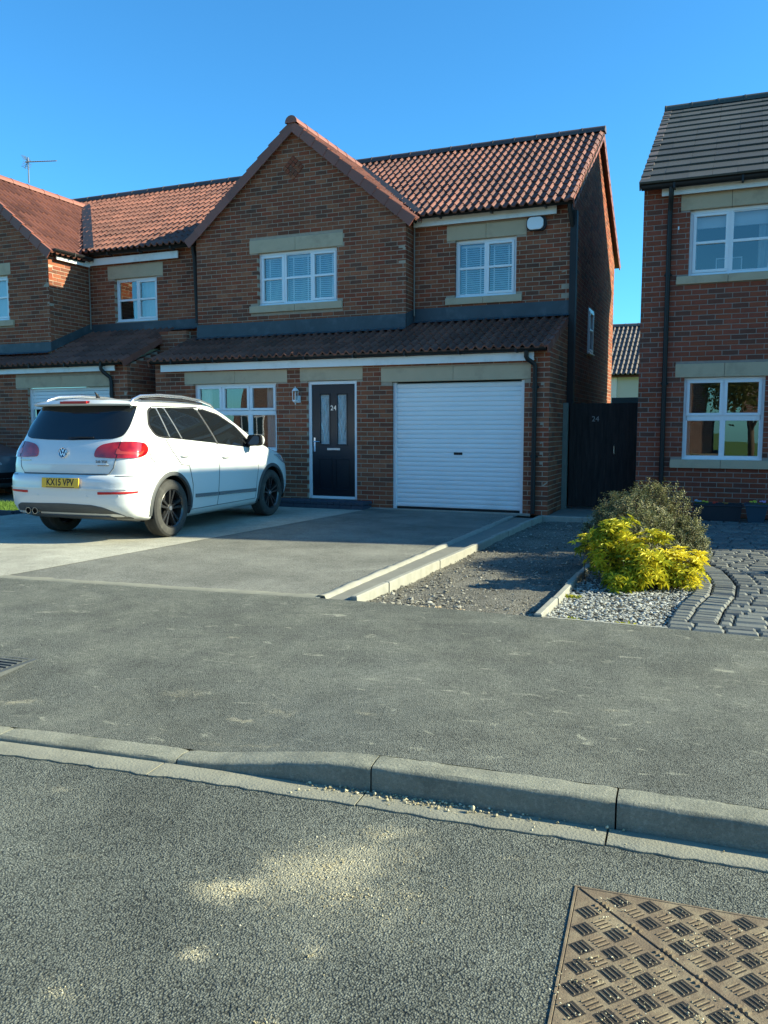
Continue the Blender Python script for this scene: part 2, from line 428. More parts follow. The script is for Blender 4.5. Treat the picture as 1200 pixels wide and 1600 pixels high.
SANDP = [(-3.36, 3.09, 0.14, 0.06, 0.7, 0.4), (-2.12, 3.30, 0.09, 0.04, 0.75, 0.2), (-2.0, 3.45, 0.16, 0.07, 0.45, 0.0), (-1.55, 3.49, 0.09, 0.035, 0.5, 0.1),
         (-0.49, 3.93, 0.08, 0.05, 0.5, 0.1), (-3.6, 2.95, 0.25, 0.06, 0.6, 0.3), (-2.6, 3.5, 0.4, 0.15, 0.35, 0.3), (-2.9, 4.4, 0.07, 0.025, 0.6, 0.3), (-1.9, 3.02, 0.4, 0.04, 0.45, 0)]
ASPH = [(0.15, (0.055, 0.060, 0.052)), (0.42, (0.108, 0.115, 0.098)), (0.62, (0.165, 0.172, 0.145)), (0.9, (0.30, 0.30, 0.24))]
ASPH2 = [(0.15, (0.062, 0.066, 0.057)), (0.42, (0.120, 0.125, 0.106)), (0.62, (0.175, 0.178, 0.150)), (0.9, (0.30, 0.295, 0.24))]
M_ROAD = ground_surface('road_asphalt', ASPH, 155.0, 0.45, 0.8, SANDR)
M_PAVE = ground_surface('footway_asphalt', ASPH2, 200.0, 0.6, 0.65, SANDP, fleck=0.45)
M_DRIVE = ground_surface('drive_asphalt', [(0.18, (0.135, 0.132, 0.112)), (0.5, (0.20, 0.198, 0.168)), (0.85, (0.30, 0.295, 0.245))], 160.0, 0.6, 0.3, None, dustcol=(0.36, 0.34, 0.28))
M_DRIVEC = ground_surface('drive_concrete', [(0.18, (0.36, 0.34, 0.27)), (0.5, (0.44, 0.42, 0.34)), (0.85, (0.52, 0.49, 0.40))], 160.0, 0.3, 0.2, None, dustcol=(0.42, 0.40, 0.33))
M_SOIL = ground_surface('rubble_soil', [(0.15, (0.08, 0.073, 0.058)), (0.5, (0.165, 0.153, 0.125)), (0.88, (0.30, 0.285, 0.24))], 85.0, 0.6, 1.0, None, dustcol=(0.26, 0.24, 0.19))
M_CONC = weather((0.19, 0.185, 0.155), 0.18, 5, 0.9, 0.5, 120, name='concrete', dirt=(0.22, 0.21, 0.17))
M_CONCL = weather((0.28, 0.27, 0.225), 0.3, 9, 0.9, 0.5, 90, name='pale_concrete', dirt=(0.26, 0.255, 0.22))
def kerbfn(n, b):
    c = n.mix(n.noise(5, 6, 0.65), (0.15, 0.15, 0.12), (0.34, 0.33, 0.25))
    c = n.mix(n.ramp(n.noise(70, 3), [(0.5, 0.0), (0.72, 0.6)]), c, (0.40, 0.38, 0.30))
    c = n.mix(n.ramp(n.noise(2.1, 6, 0.7), [(0.5, 0.0), (0.66, 0.6)]), c, (0.10, 0.105, 0.085))
    c = n.mix(n.ramp(n.noise(230, 3, 0.8), [(0.55, 0.0), (0.7, 0.7)]), c, (0.06, 0.062, 0.055))
    n.link(c, b.inputs['Base Color']); n.link(n.bump(n.noise(85, 5, 0.75), 1.0, 0.007), b.inputs['Normal'])
M_KERB = mat('kerb_concrete', (0.25, 0.25, 0.2), 0.92, 0.25, fn=kerbfn)
M_CHAN = weather((0.25, 0.238, 0.18), 0.28, 7, 0.95, 1.0, 90, name='channel_concrete', dirt=(0.17, 0.165, 0.13))
def paverfn(n, b):
    a = n.new('Attribute', attribute_name='rnd')
    c = n.mix(a.outputs['Fac'], (0.085, 0.09, 0.088), (0.165, 0.168, 0.15))
    c = n.mix(n.ramp(n.noise(30, 5, 0.7), [(0.5, 0.0), (0.8, 0.5)]), c, (0.24, 0.24, 0.19))
    n.link(c, b.inputs['Base Color']); n.link(n.bump(n.noise(90, 4), 0.6, 0.004), b.inputs['Normal'])
M_PAVER = mat('charcoal_block', (0.12, 0.12, 0.12), 0.55, 0.5, fn=paverfn)
def ironfn(n, b):
    c = n.mix(n.noise(22, 6, 0.7), (0.070, 0.050, 0.033), (0.25, 0.182, 0.115))
    c = n.mix(n.ramp(n.noise(9, 6, 0.7), [(0.46, 0.0), (0.70, 0.8)]), c, (0.31, 0.25, 0.155))
    n.link(c, b.inputs['Base Color']); n.link(n.bump(n.noise(160, 4), 0.6, 0.003), b.inputs['Normal'])
M_IRON = mat('rusty_cast_iron', (0.2, 0.14, 0.09), 0.8, 0.35, fn=ironfn)
M_PITSHADE = weather((0.022, 0.019, 0.017), 0.4, 40, 0.95, 0.5, 200, name='dirt_filled_pocket')  # black pocket dirt, also the painted shadow strips beside tread bars
M_SAND = mat('sand_grain', (0.46, 0.39, 0.24), 0.95, 0.1, fn=lambda n, b: n.link(n.ramp(n.new('Attribute', attribute_name='rnd').outputs['Fac'], [(0, (0.28, 0.23, 0.13)), (0.5, (0.48, 0.41, 0.25)), (1, (0.62, 0.56, 0.40))]), b.inputs['Base Color']))
M_SLATE = mat('slate_chip', (0.4, 0.4, 0.36), 0.85, 0.3, fn=lambda n, b: n.link(n.mix(n.noise(60, 4), n.ramp(n.new('Attribute', attribute_name='rnd').outputs['Fac'], [(0, (0.12, 0.12, 0.115)), (0.5, (0.32, 0.315, 0.28)), (1, (0.62, 0.60, 0.52))]), (0.42, 0.42, 0.37)), b.inputs['Base Color']))
M_RUBBLE = mat('rubble_stone', (0.3, 0.27, 0.2), 0.9, 0.2, fn=lambda n, b: n.link(n.ramp(n.new('Attribute', attribute_name='rnd').outputs['Fac'], [(0, (0.10, 0.09, 0.07)), (0.6, (0.27, 0.25, 0.20)), (0.85, (0.42, 0.39, 0.32)), (1, (0.45, 0.30, 0.14))]), b.inputs['Base Color']))
M_GRASS = mat('grass', (0.07, 0.14, 0.02), 0.8, 0.2, fn=lambda n, b: n.link(n.mix(n.noise(30, 4), (0.05, 0.10, 0.015), (0.13, 0.22, 0.035)), b.inputs['Base Color']))
def leafmat(name, a, bcol, c3):
    def fn(n, b):
        at = n.new('Attribute', attribute_name='rnd')
        n.link(n.ramp(at.outputs['Fac'], [(0.0, a), (0.55, bcol), (1.0, c3)]), b.inputs['Base Color'])
        t = n.new('BsdfTranslucent'); n.link(n.ramp(at.outputs['Fac'], [(0.0, a), (0.55, bcol), (1.0, c3)]), t.inputs['Color'])
        mx = n.new('MixShader'); mx.inputs[0].default_value = 0.28
        out = [q for q in n.n if q.type == 'OUTPUT_MATERIAL'][0]
        n.link(b.outputs[0], mx.inputs[1]); n.link(t.outputs[0], mx.inputs[2]); n.link(mx.outputs[0], out.inputs['Surface'])
    return mat(name, a, 0.5, 0.35, fn=fn)
M_LEAFY = leafmat('yellow_leaf', (0.12, 0.20, 0.02), (0.50, 0.46, 0.025), (0.82, 0.70, 0.06))
M_LEAFG = leafmat('dark_leaf', (0.055, 0.07, 0.02), (0.18, 0.185, 0.065), (0.42, 0.38, 0.20))
M_TWIG = weather((0.11, 0.08, 0.055), 0.3, 30, 0.9, 0, name='twig')
# ------------------------------------------------------------------ ground, road, kerb
ROADZ = -0.11
rs = random.Random(3)
hn = [[rs.uniform(-1, 1) for _ in range(40)] for _ in range(40)]
def hnoise(x, y, s):
    x *= s; y *= s; i, j = int(math.floor(x)), int(math.floor(y)); a, b = x-i, y-j
    a = a*a*(3-2*a); b = b*b*(3-2*b); g = lambda p, q: hn[p % 40][q % 40]
    return (g(i, j)*(1-a)+g(i+1, j)*a)*(1-b)+(g(i, j+1)*(1-a)+g(i+1, j+1)*a)*b
def chan(x):
    if x > 1.6: return 2.84+0.045*1.6-0.0117*2.56+0.008*(x-1.6)
    if x < -5: return 2.84-0.225-0.2925+(x+5)*0.162
    return 2.84+0.045*x-0.0117*x*x
def cdir(x):
    e = 0.01; d = Vector((2*e, chan(x+e)-chan(x-e), 0)).normalized(); return d
def cn(x, off):
    d = cdir(x); return Vector((x-d.y*off, chan(x)+d.x*off, 0))
def sm(a, b, x):
    t = max(0.0, min(1.0, (x-a)/(b-a))); return t*t*(3-2*t)
def kerbtop(x):  # upstand falls to the dropped crossing on the left
    return -0.085*sm(-1.27, -2.15, x) if x < -1.27 else 0.0
def pavez(x, y):
    t = 1-sm(0.0, 1.5, y-(chan(x)+0.25)); return kerbtop(x)*t

def sheet(name, poly, z, m, parent=None):
    mb = MB(); n = len(poly); mb.add([(p[0], p[1], z) for p in poly], [tuple(range(n))]); o = mb.build(name, m, parent); tag(o, kind='structure'); return o
sheet('ground', [(-150, -150), (150, -150), (150, 150), (-150, 150)], -0.16, M_GRASS)
# road sheet
mb = MB(); xs = [-40, -20, -10]+[-5+0.25*i for i in range(0, 41)]+[10, 20, 40]
v = []; f = []
for i, x in enumerate(xs):
    v += [(x, -9.5 if x > -12 else -11.5, ROADZ), (x, chan(x)+0.03, ROADZ)]
for i in range(len(xs)-1): f.append((2*i, 2*i+2, 2*i+3, 2*i+1))
mb.add(v, f); road = tag(mb.build('road', M_ROAD), kind='structure')
# footway
mb = MB(); xs = [-40, -20, -10]+[-5+0.15*i for i in range(0, 68)]+[8, 10, 20, 40]; ys = 18
v = []; f = []
def paveedge(x): return 5.74 if x > -2.7 else max(5.36, 5.74-0.105*(-2.7-x))
for x in xs:
    b0 = cn(x, 0.252); y0 = b0.y
    for j in range(ys+1):
        t = j/ys; y = y0+(paveedge(x)-y0)*t; v.append((x, y, pavez(x, y)))
for i in range(len(xs)-1):
    for j in range(ys):
        a = i*(ys+1)+j; f.append((a, a+ys+1, a+ys+2, a+1))
mb.add(v, f); pave = tag(mb.build('pavement', M_PAVE, smooth=True), kind='structure')
# kerb stones and channel blocks
kerb = empty('kerb', (-0.3, 3.0, ROADZ), kind='structure')
joints = [-9.5, -8.6, -7.7, -6.8, -5.9, -4.95, -4.02, -3.08, -2.15, -1.265, -0.328, 0.60, 1.52, 2.44, 3.36, 4.3, 5.2, 6.1]
def kerbstone(x0, x1):
    N_ = 40; v = []; f = []; g = 0.0035
    for i in range(N_+1):
        x = x0+g+(x1-x0-2*g)*i/N_; zt = kerbtop(x); r = min(0.024, max(0.008, zt-ROADZ-0.006)); prof = []
        face = 0.128
        prof.append((face, ROADZ-0.09)); prof.append((face+0.002, ROADZ+0.001 if zt-r > ROADZ+0.002 else zt-r-0.001))
        for k in range(6):
            q = (k/5)*math.pi/2; prof.append((face+0.004+r*(1-math.cos(q))*0.9, zt-r+r*math.sin(q)))
        prof += [(0.20, zt+0.002), (0.247, zt+0.001), (0.253, zt-0.006), (0.253, zt-0.15)]
        jx = 0.0022*hnoise(x, 7.7, 9)+random.uniform(-0.0006, 0.0006); ed = sm(0.05, 0.0, min(abs(x-x0), abs(x1-x)))
        for q_, (o_, z_) in enumerate(prof):
            dz = 0.0022*hnoise(x*1.3, o_*20+3, 14)-0.006*ed*(0.4+0.6*hnoise(x*3, o_*30, 9)) if 1 < q_ < len(prof)-1 else 0
            p = cn(x, o_+jx+(0.004*ed if q_ < 7 else 0)); v.append((p.x, p.y, z_+dz))
    n = len(prof)
    for i in range(N_):
        for k in range(n-1): f.append((i*n+k, (i+1)*n+k, (i+1)*n+k+1, i*n+k+1))
    f.append(tuple(range(n))); f.append(tuple(reversed(range(N_*n, (N_+1)*n))))
    m = MB(); m.add(v, f); o = m.build('kerb_stone', M_KERB, kerb, smooth=True, autos=40); return o
for a, b in zip(joints[:-1], joints[1:]): kerbstone(a, b)
cj = [-9.6, -7.8, -6.9, -6.0, -5.0, -4.05, -3.12, -2.2, -1.28, -0.352, 0.565, 1.48, 2.4, 3.3, 4.2, 6.0]
for a, b in zip(cj[:-1], cj[1:]):
    m = MB(); v = []; f = []; N_ = 22
    for i in range(N_+1):
        x = a+0.004+(b-a-0.008)*i/N_; e = random.uniform(-0.007, 0.007)+0.008*hnoise(x, 3.1, 4.0)
        for (o_, z_) in ((0.001+e, -0.135), (0.0+e, -0.104), (0.004+e, -0.101), (0.125, -0.104), (0.127, -0.135)):
            p = cn(x, o_); v.append((p.x, p.y, z_))
    for i in range(N_):
        for k in range(4): f.append((i*5+k, (i+1)*5+k, (i+1)*5+k+1, i*5+k+1))
    f.append(tuple(range(5))); f.append(tuple(reversed(range(N_*5, N_*5+5))))
    m.add(v, f); m.build('channel_block', M_CHAN, kerb, smooth=True, autos=40)

# drive surfaces
DX0, DX1 = -5.95, -2.98
dr = sheet('driveway', [(DX0-0.08, 5.5), (DX1, 5.74), (DX1, 12.5), (-5.45, 12.5)], 0.0, M_DRIVE)
drc = sheet('concrete_driveway', [(-10.2, 4.95), (DX0-0.08, 5.40), (-5.45, 12.5), (-5.45, 12.62), (-10.2, 12.62)], 0.004, M_DRIVEC)
sheet('driveway_base', [(-10.2, 4.9), (-1.24, 5.70), (-1.24, 14.5), (-10.2, 14.5)], -0.10, M_SOIL)
sheet('concrete_slab', [(-2.56, 12.32), (-1.3, 12.32), (-1.3, 14.2), (-2.56, 14.2)], 0.0, M_CONC)
# cement haunch strip along the mouth of the drive
mb = MB(); v = []; f = []; k = 40
for i in range(k+1):
    x = -6.05+(3.1)*i/k; y = paveedge(x); a = random.uniform(-0.012, 0.012); b = random.uniform(-0.02, 0.02); h = 0.006+random.random()*0.006
    v += [(x, y-0.005+a*0.4, -0.004), (x, y+0.01+a, h*.6), (x, y+0.09+b, h*0.6+0.003), (x, y+0.14+b*1.6, -0.003)]
for i in range(k):
    for j in range(3): f.append((i*4+j, i*4+4+j, i*4+5+j, i*4+j+1))
mb.add(v, f); tag(mb.build('cement_haunch', M_CHAN, smooth=True), kind='structure')
# dark patch strip at pavement edge under gravel/paving
sheet('bed_base', [(-1.24, 5.72), (0.2, 5.72), (0.2, 9.9), (-1.24, 9.9)], -0.045, M_SOIL)
sheet('paving_base', [(-0.36, 5.74), (7, 5.74), (7, 13.3), (-1.24, 13.3), (-1.24, 9.4), (-0.42, 8.7)], -0.03, weather((0.05, 0.05, 0.045), 0.3, 20, 0.95, 0.3, name='jointing'))
sheet('left_driveway', [(-10.2, 4.95), (-10.2, 9.3), (-18, 9.3), (-18, 4.2)], 0.0, M_DRIVE)
sheet('left_driveway_apron', [(-10.2, 10.9), (-10.2, 12.6), (-18, 12.6), (-18, 10.9)], 0.0, M_DRIVE)

# edging: excavated bed between pin kerbs
soilrow = empty('pin_kerb_row', (-2.6, 9, 0), kind='structure')
def edging(x0, y0, x1, y1, w, ztop, zbot, L=0.60, m=M_CONCL, parent=soilrow):
    P = Vector((x0, y0, 0)); Q = Vector((x1, y1, 0)); d = (Q-P); n = max(1, round(d.length/L)); d /= n
    for i in range(n):
        a = P+d*i; l = d.length-0.006
        T = frame(a+d.normalized()*0.003, d, Vector((d.y, -d.x, 0)))
        mb = MB(); j = random.uniform(-0.006, 0.006)
        mb.bbox(0, l, -w/2, w/2, zbot, ztop+random.uniform(-0.006, 0.004), 0.008, M=T @ Matrix.Translation((0, j, 0)) @ Matrix.Rotation(random.uniform(-0.008, 0.008), 4, 'Z'))
        mb.build('pin_kerb', m, parent)
edging(-2.665, 5.735, -2.60, 12.20, 0.055, 0.035, -0.12, 0.62)
edging(-2.60, 12.24, -1.35, 12.24, 0.055, 0.03, -0.12, 0.62)
edging(-1.22, 5.735, -1.235, 8.15, 0.055, 0.03, -0.12, 0.62)
# thin cement line and mortar bed between drive and pin kerb
mb = MB(); v = []; f = []; k = 60
for i in range(k+1):
    y = 5.735+(12.15-5.735)*i/k; x = -2.945-(y-5.7)*0.012; a = random.uniform(-0.006, 0.006); h = 0.012+random.random()*0.010
    v += [(x-0.045+a, y, -0.01), (x-0.03+a, y, h), (x+0.02-a, y, h), (x+0.04-a, y, -0.02)]
for i in range(k):
    for j in range(3): f.append((i*4+j+1, i*4+5+j, i*4+4+j, i*4+j))
f.append((0, 1, 2, 3)); mb.add(v, f); tag(mb.build('cement_line', M_CONCL, smooth=True), kind='structure')
sheet('mortar_bed', [(-3.0, 5.735), (-2.66, 5.735), (-2.60, 12.2), (-3.05, 12.2)], -0.012, M_CONC)
# soil floor of the excavated bed, uneven
mb = MB(); v = []; f = []; nx, ny = 26, 110
for i in range(nx+1):
    for j in range(ny+1):
        x = -2.66+1.46*i/nx; y = 5.73+6.5*j/ny
        z = -0.052+0.012*hnoise(x, y, 2.3)+0.008*hnoise(x, y, 9)+0.004*hnoise(x, y, 23)+0.022*(1-sm(5.73, 6.1, y))
        v.append((x, y, z))
for i in range(nx):
    for j in range(ny): a = i*(ny+1)+j; f.append((a, a+ny+1, a+ny+2, a+1))
mb.add(v, f); tag(mb.build('soil_bed', M_SOIL, smooth=True), kind='structure')

def stone_raw(seed):
    rg = random.Random(seed); v = [];
    base = [(1,0,0),(-1,0,0),(0,1,0),(0,-1,0),(0,0,1),(0,0,-1),(.6,.6,.5),(-.6,.6,.5),(-.6,-.6,.5),(.6,-.6,.5)]
    for b in base: v.append(tuple(c*rg.uniform(0.65, 1.1) for c in b))
    f = [(4,9,6),(4,6,7),(4,7,8),(4,8,9),(0,6,9),(2,7,6),(1,8,7),(3,9,8),(0,2,6),(2,1,7),(1,3,8),(3,0,9),(5,2,0),(5,1,2),(5,3,1),(5,0,3)]
    return v, f
STR = [stone_raw(i) for i in range(12)]
def scatter(name, pts, m, kind='stuff', label=None, cat=None, parent=None, flat=0.55):
    mb = MB()
    for (x, y, z, s_, rnd) in pts:
        v, f = STR[random.randrange(12)]
        M = Matrix.Translation((x, y, z)) @ Matrix.Rotation(random.uniform(0, 6.28), 4, 'Z') @ Matrix.Rotation(random.uniform(-.5, .5), 4, 'X') @ Matrix.Diagonal((s_, s_*random.uniform(0.55, 1), s_*flat*random.uniform(0.6, 1.2), 1))
        mb.add(v, f, rnd, M)
    o = mb.build(name, m, parent); o['kind'] = kind
    if label: tag(o, label, cat)
    return o
U_ = random.uniform
pts = []
for i in range(3800):
    y = 5.74+6.4*(random.random()**1.9); x = U_(-2.62, -1.26)
    s_ = 0.005+0.018*random.random()**3
    if x < -2.15 and y < 6.8: s_ *= 1.35
    if x > -1.7 and y < 6.5: s_ *= 0.9
    pts.append((x, y, -0.052+0.022*(1-sm(5.73, 6.1, y))+s_*0.2, s_, 0.95 if (y < 5.95 and -2.2 < x < -1.8 and random.random() < .6) else random.random()*0.85))
scatter('rubble', pts, M_RUBBLE, label='loose rubble on the dug strip of soil beside the driveway', cat='rubble')
# slate bed
def curveL(y):  # left edge of the soldier courses
    P = [(5.76, -0.345), (6.0, -0.36), (6.53, -0.32), (7.06, -0.245), (7.51, -0.235), (8.0, -0.30), (8.24, -0.35), (8.8, -0.56), (9.3, -0.85)]
    return float(np.interp(y, [p[0] for p in P], [p[1] for p in P]))
pts = []
for i in range(6500):
    y = U_(5.75, 9.3); x = U_(-1.2, curveL(y)-0.01)
    if y > 8.2 and random.random() < 0.6: continue
    s_ = 0.008+0.016*random.random()**1.5
    pts.append((x, y, -0.035+random.random()*0.022, s_, random.random()))
scatter('slate_chippings', pts, M_SLATE, label='pale slate chippings spread over the small planting bed', cat='chippings', flat=0.4)
tag(sheet('bed_edge_strip', [(-1.2, 5.735), (-0.35, 5.735), (-0.35, 5.765), (-1.2, 5.765)], 0.003, M_CONCL), kind='structure')

# block paving: two curved header courses, then rows
pav = empty('block_paving', (0.3, 8, 0), kind='structure')
def pv_raw(L, Wd, var):
    def fn():
        rg = random.Random(var*17+int(L*900)); j = lambda: rg.uniform(-0.004, 0.004); b = 0.015
        v = [(0, 0, -0.03), (L, 0, -0.03), (0, Wd, -0.03), (L, Wd, -0.03)]
        v += [(0, 0, -b), (L, 0, -b), (L, Wd, -b), (0, Wd, -b)]
        v += [(b*1.2+j(), b+j(), 0), (L-b*1.2+j(), b+j(), 0), (L-b*1.2+j(), Wd-b+j(), 0), (b*1.2+j(), Wd-b+j(), 0)]
        f = [(8, 9, 10, 11), (4, 5, 9, 8), (5, 6, 10, 9), (6, 7, 11, 10), (7, 4, 8, 11), (0, 1, 5, 4), (1, 3, 6, 5), (3, 2, 7, 6), (2, 0, 4, 7)]
        return (v, f, (v[0], v[1], v[2]), (var+0.5)/12.0)
    return fn
# curved header course stones follow the edge line
def curvept(y, off):
    e = 0.03; d = Vector((curveL(y+e)-curveL(y-e), 2*e, 0)).normalized()
    return Vector((curveL(y)+d.y*off, y-d.x*off, 0)), d
for c_, (o0, L0) in enumerate(((0.0, 0.125), (0.135, 0.175))):
    y = 5.86 if c_ == 0 else 5.84; y = 5.97
    while y < 9.2:
        P, d = curvept(y, o0); var = random.randrange(12)
        n = Vector((d.y, -d.x, 0)).normalized(); 
        M = frame(P+Vector((0, 0, 0.012+random.uniform(-0.004, 0.004))), n, -d)
        # frame columns: U=n, d=direction of travel
        piece(pav, 'paving_block', pav, ('pv', L0, 0.088, var), pv_raw(L0, 0.088, var), M, M_PAVER, 0, 'paving_blocks')
        y += 0.094*abs(d.y)
for r_, (y, x0) in enumerate(((5.75, -0.355), (5.86, -0.36))):
    x = x0+(0 if r_ == 0 else 0.0)
    while x < 3.0:
        L0 = random.choice((0.15, 0.2, 0.17)); var = random.randrange(12)
        piece(pav, 'paving_block', pav, ('pv', L0, 0.1, var), pv_raw(L0, 0.1, var), Matrix.Translation((x, y, 0.008)), M_PAVER, 0, 'paving_blocks'); x += L0+0.008
y = 5.975; r_ = 0
while y < 13.1:
    yc = min(y, 9.25)
    x = curveL(yc)+0.325+abs(curveL(yc+.1)-curveL(yc))*0.6 if y < 9.2 else -1.1
    x0_ = x; first = True
    while x < 3.0:
        L0 = random.choice((0.12, 0.15, 0.18, 0.21)) if not first else random.choice((0.08, 0.13, 0.17)); var = random.randrange(12); first = False
        M = Matrix.Translation((x, y, 0.006+random.uniform(-0.005, 0.005))) @ Matrix.Rotation(random.uniform(-0.012, 0.012), 4, 'X')
        piece(pav, 'paving_block', pav, ('pv', L0, 0.12, var), pv_raw(L0, 0.12, var), M, M_PAVER, 0, 'paving_blocks')
        x += L0+0.009
    y += 0.128; r_ += 1
# sand grains and pebbles
pts = []
for i in range(2600):
    k = random.choice((0, 0, 0, 0, 0, 1, 1, 2, 11, 11, 11, 11, random.choice((3, 4, 5, 6, 8)))); (x, y, rx, ry, s_, an) = SANDR[k]
    r_ = abs(random.gauss(0, 0.42)); q = U_(0, 6.28); a, b = r_*math.cos(q)*rx, r_*math.sin(q)*ry
    px_, py_ = x+a*math.cos(an)-b*math.sin(an), y+a*math.sin(an)+b*math.cos(an)
    if py_ > chan(px_)+0.1: continue
    s_ = 0.0012+0.0035*random.random()**5
    pts.append((px_, py_, ROADZ+s_*0.4+(0.01 if py_ > chan(px_) else 0), s_, random.random()))
for i in range(900):
    x = U_(-1.6, 0.1); t = random.random(); o_ = 0.127-abs(random.gauss(0, 0.035)) 
    if random.random() > math.exp(-((x+1.1)/0.45)**2): continue
    p = cn(x, max(0.0, o_)); s_ = 0.002+0.008*random.random()**3; pts.append((p.x, p.y, -0.102+s_*0.4, s_, random.random()))
for i in range(1500):
    x = U_(-0.38, 0.32); y = U_(1.85, 2.5); s_ = 0.001+0.0035*random.random()**3
    if hnoise(x, y, 11) < -0.1: continue
    pts.append((x, y, ROADZ+0.009, s_, random.random()))
scatter('spilt_sand', pts, M_SAND, label='pale building sand spilt over the road and against the kerb', cat='sand', flat=0.8)
for i, (x, y, s_, lb) in enumerate(((-0.845, 2.875, 0.017, 'largest pale pebble sitting upright in the road channel beside the kerb'), (-1.24, 2.86, 0.010, 'small sandy clod in the channel below the joint between two tall kerb stones'), (-0.36, 2.93, 0.011, 'small stone lying on the cracked joint between two channel blocks'))):
    mb = MB(); v, f = STR[3+i]; mb.add(v, f, 0.75, Matrix.Translation((x, y, -0.101+s_*0.75)) @ Matrix.Diagonal((s_*0.75, s_*0.7, s_*1.15, 1)))
    o = mb.build('pebble', M_SAND, smooth=True); tag(o, lb, 'pebble', 'loose pebbles in the channel')
    md = o.modifiers.new('s', 'SUBSURF'); md.levels = 1; md.render_levels = 2

# grass strip on left
g = empty('lawn', (-12, 10, 0), kind='structure')
gs = sheet('lawn_soil', [(-16, 9.55), (-10.25, 9.55), (-10.25, 10.85), (-16, 10.85)], 0.03, M_GRASS, g)
mb = MB()
for i in range(9000):
    x, y = U_(-14.5, -10.27), U_(9.57, 10.83); h = U_(0.02, 0.055); a = U_(0, 3.14); dx, dy = 0.004*math.cos(a), 0.004*math.sin(a)
    mb.add([(x-dx, y-dy, 0.03), (x+dx, y+dy, 0.03), (x+U_(-.02, .02), y+U_(-.02, .02), 0.03+h)], [(0, 1, 2)])
o = mb.build('grass_blades', M_GRASS, g, kind='stuff')
edging(-16, 9.5, -10.22, 9.5, 0.06, 0.06, -0.1, 0.9, M_BLUEBRICK, g)
edging(-10.22, 9.5, -10.22, 10.9, 0.06, 0.06, -0.1, 0.7, M_BLUEBRICK, g)

# small utility cover in the footway
uc = empty('utility_cover', (-3.95, 3.45, 0), 'small square metal drain cover set in the grey footway at the left edge', 'drain cover')
T = Matrix.Translation((-3.99, 3.48, pavez(-3.99, 3.48)+0.004)) @ Matrix.Rotation(0.05, 4, 'Z')
M_DIRON = weather((0.075, 0.08, 0.078), 0.3, 20, 0.7, 0.4, 150, name='weathered_grey_iron')
mb = MB(); mb.box(-0.2, 0.2, -0.2, 0.2, -0.03, -0.001, M=T); mb.build('cover_plate', M_DIRON, uc)
mb = MB()
for (a, b, c, d) in ((-.235, .235, -.235, -.207), (-.235, .235, .207, .235), (-.235, -.207, -.207, .207), (.207, .235, -.207, .207)): mb.box(a, b, c, d, -0.03, 0.006, M=T)
mb.build('cover_frame', M_DIRON, uc)
for i in range(9):
    mb = MB(); mb.box(-0.18, 0.18, -0.178+i*0.0415, -0.160+i*0.0415, -0.001, 0.006, M=T); mb.build('rib', M_DIRON, uc)

# manhole cover: two triangular plates in a frame with basket tread
S0_ = 1
mh = empty('manhole_cover', (-0.03, 2.15, ROADZ), 'rusty brown cast iron manhole cover with raised tread in the road', 'manhole cover')
T = Matrix.Translation((-0.405, 2.53, ROADZ)) @ Matrix.Rotation(R(4), 4, 'Z')
S_ = 0.76
mb = MB(); e = 0.008
for (a, b, c, d) in ((0, S_, -e, 0), (0, S_, -S_, -S_+e), (0, e, -S_+e, -e), (S_-e, S_, -S_+e, -e)): mb.bbox(a, b, c, d, -0.04, 0.0045, 0.001, M=T)
mb.build('cover_frame', M_IRON, mh)
mb = MB(); mb.box(e, S_-e, -S_+e, -e, -0.05, -0.012, M=T); mb.build('cover_seat', M_PITSHADE, mh)
g = 0.0035; a0, a1 = e+0.003, S_-e-0.003; k_ = g*1.4142+0.002
for tri in (((a0, -a1), (a1-k_, -a1), (a0, -a0-k_)), ((a1, -a1+k_), (a1, -a0), (a0+k_, -a0))):
    mb = MB(); v = [(p[0], p[1], -0.02) for p in tri]+[(p[0], p[1], 0.004) for p in tri]
    mb.add(v, [(2, 1, 0), (3, 4, 5), (0, 1, 4, 3), (1, 2, 5, 4), (2, 0, 3, 5)], M=T); mb.build('cover_plate', M_IRON, mh)
def bar_raw(L, w_, h):
    def fn():
        mb = MB(); i = 0.0016
        mb.add([(0,0,0),(L,0,0),(0,w_,0),(L,w_,0),(i,i,h),(L-i,i,h),(i,w_-i,h),(L-i,w_-i,h)], [(4,5,7,6),(0,1,5,4),(1,3,7,5),(3,2,6,7),(2,0,4,6)])
        return (mb.v, mb.f, (mb.v[0], mb.v[1], mb.v[2]), 0.5)
    return fn
pitch = 0.0885; pocket_shade = MB()
def inside(cx_, cy_, r=0.034): return e+r*0.55 < cx_ < S_-e-r*0.55 and -S_+e+r*0.55 < cy_ < -e-r*0.55
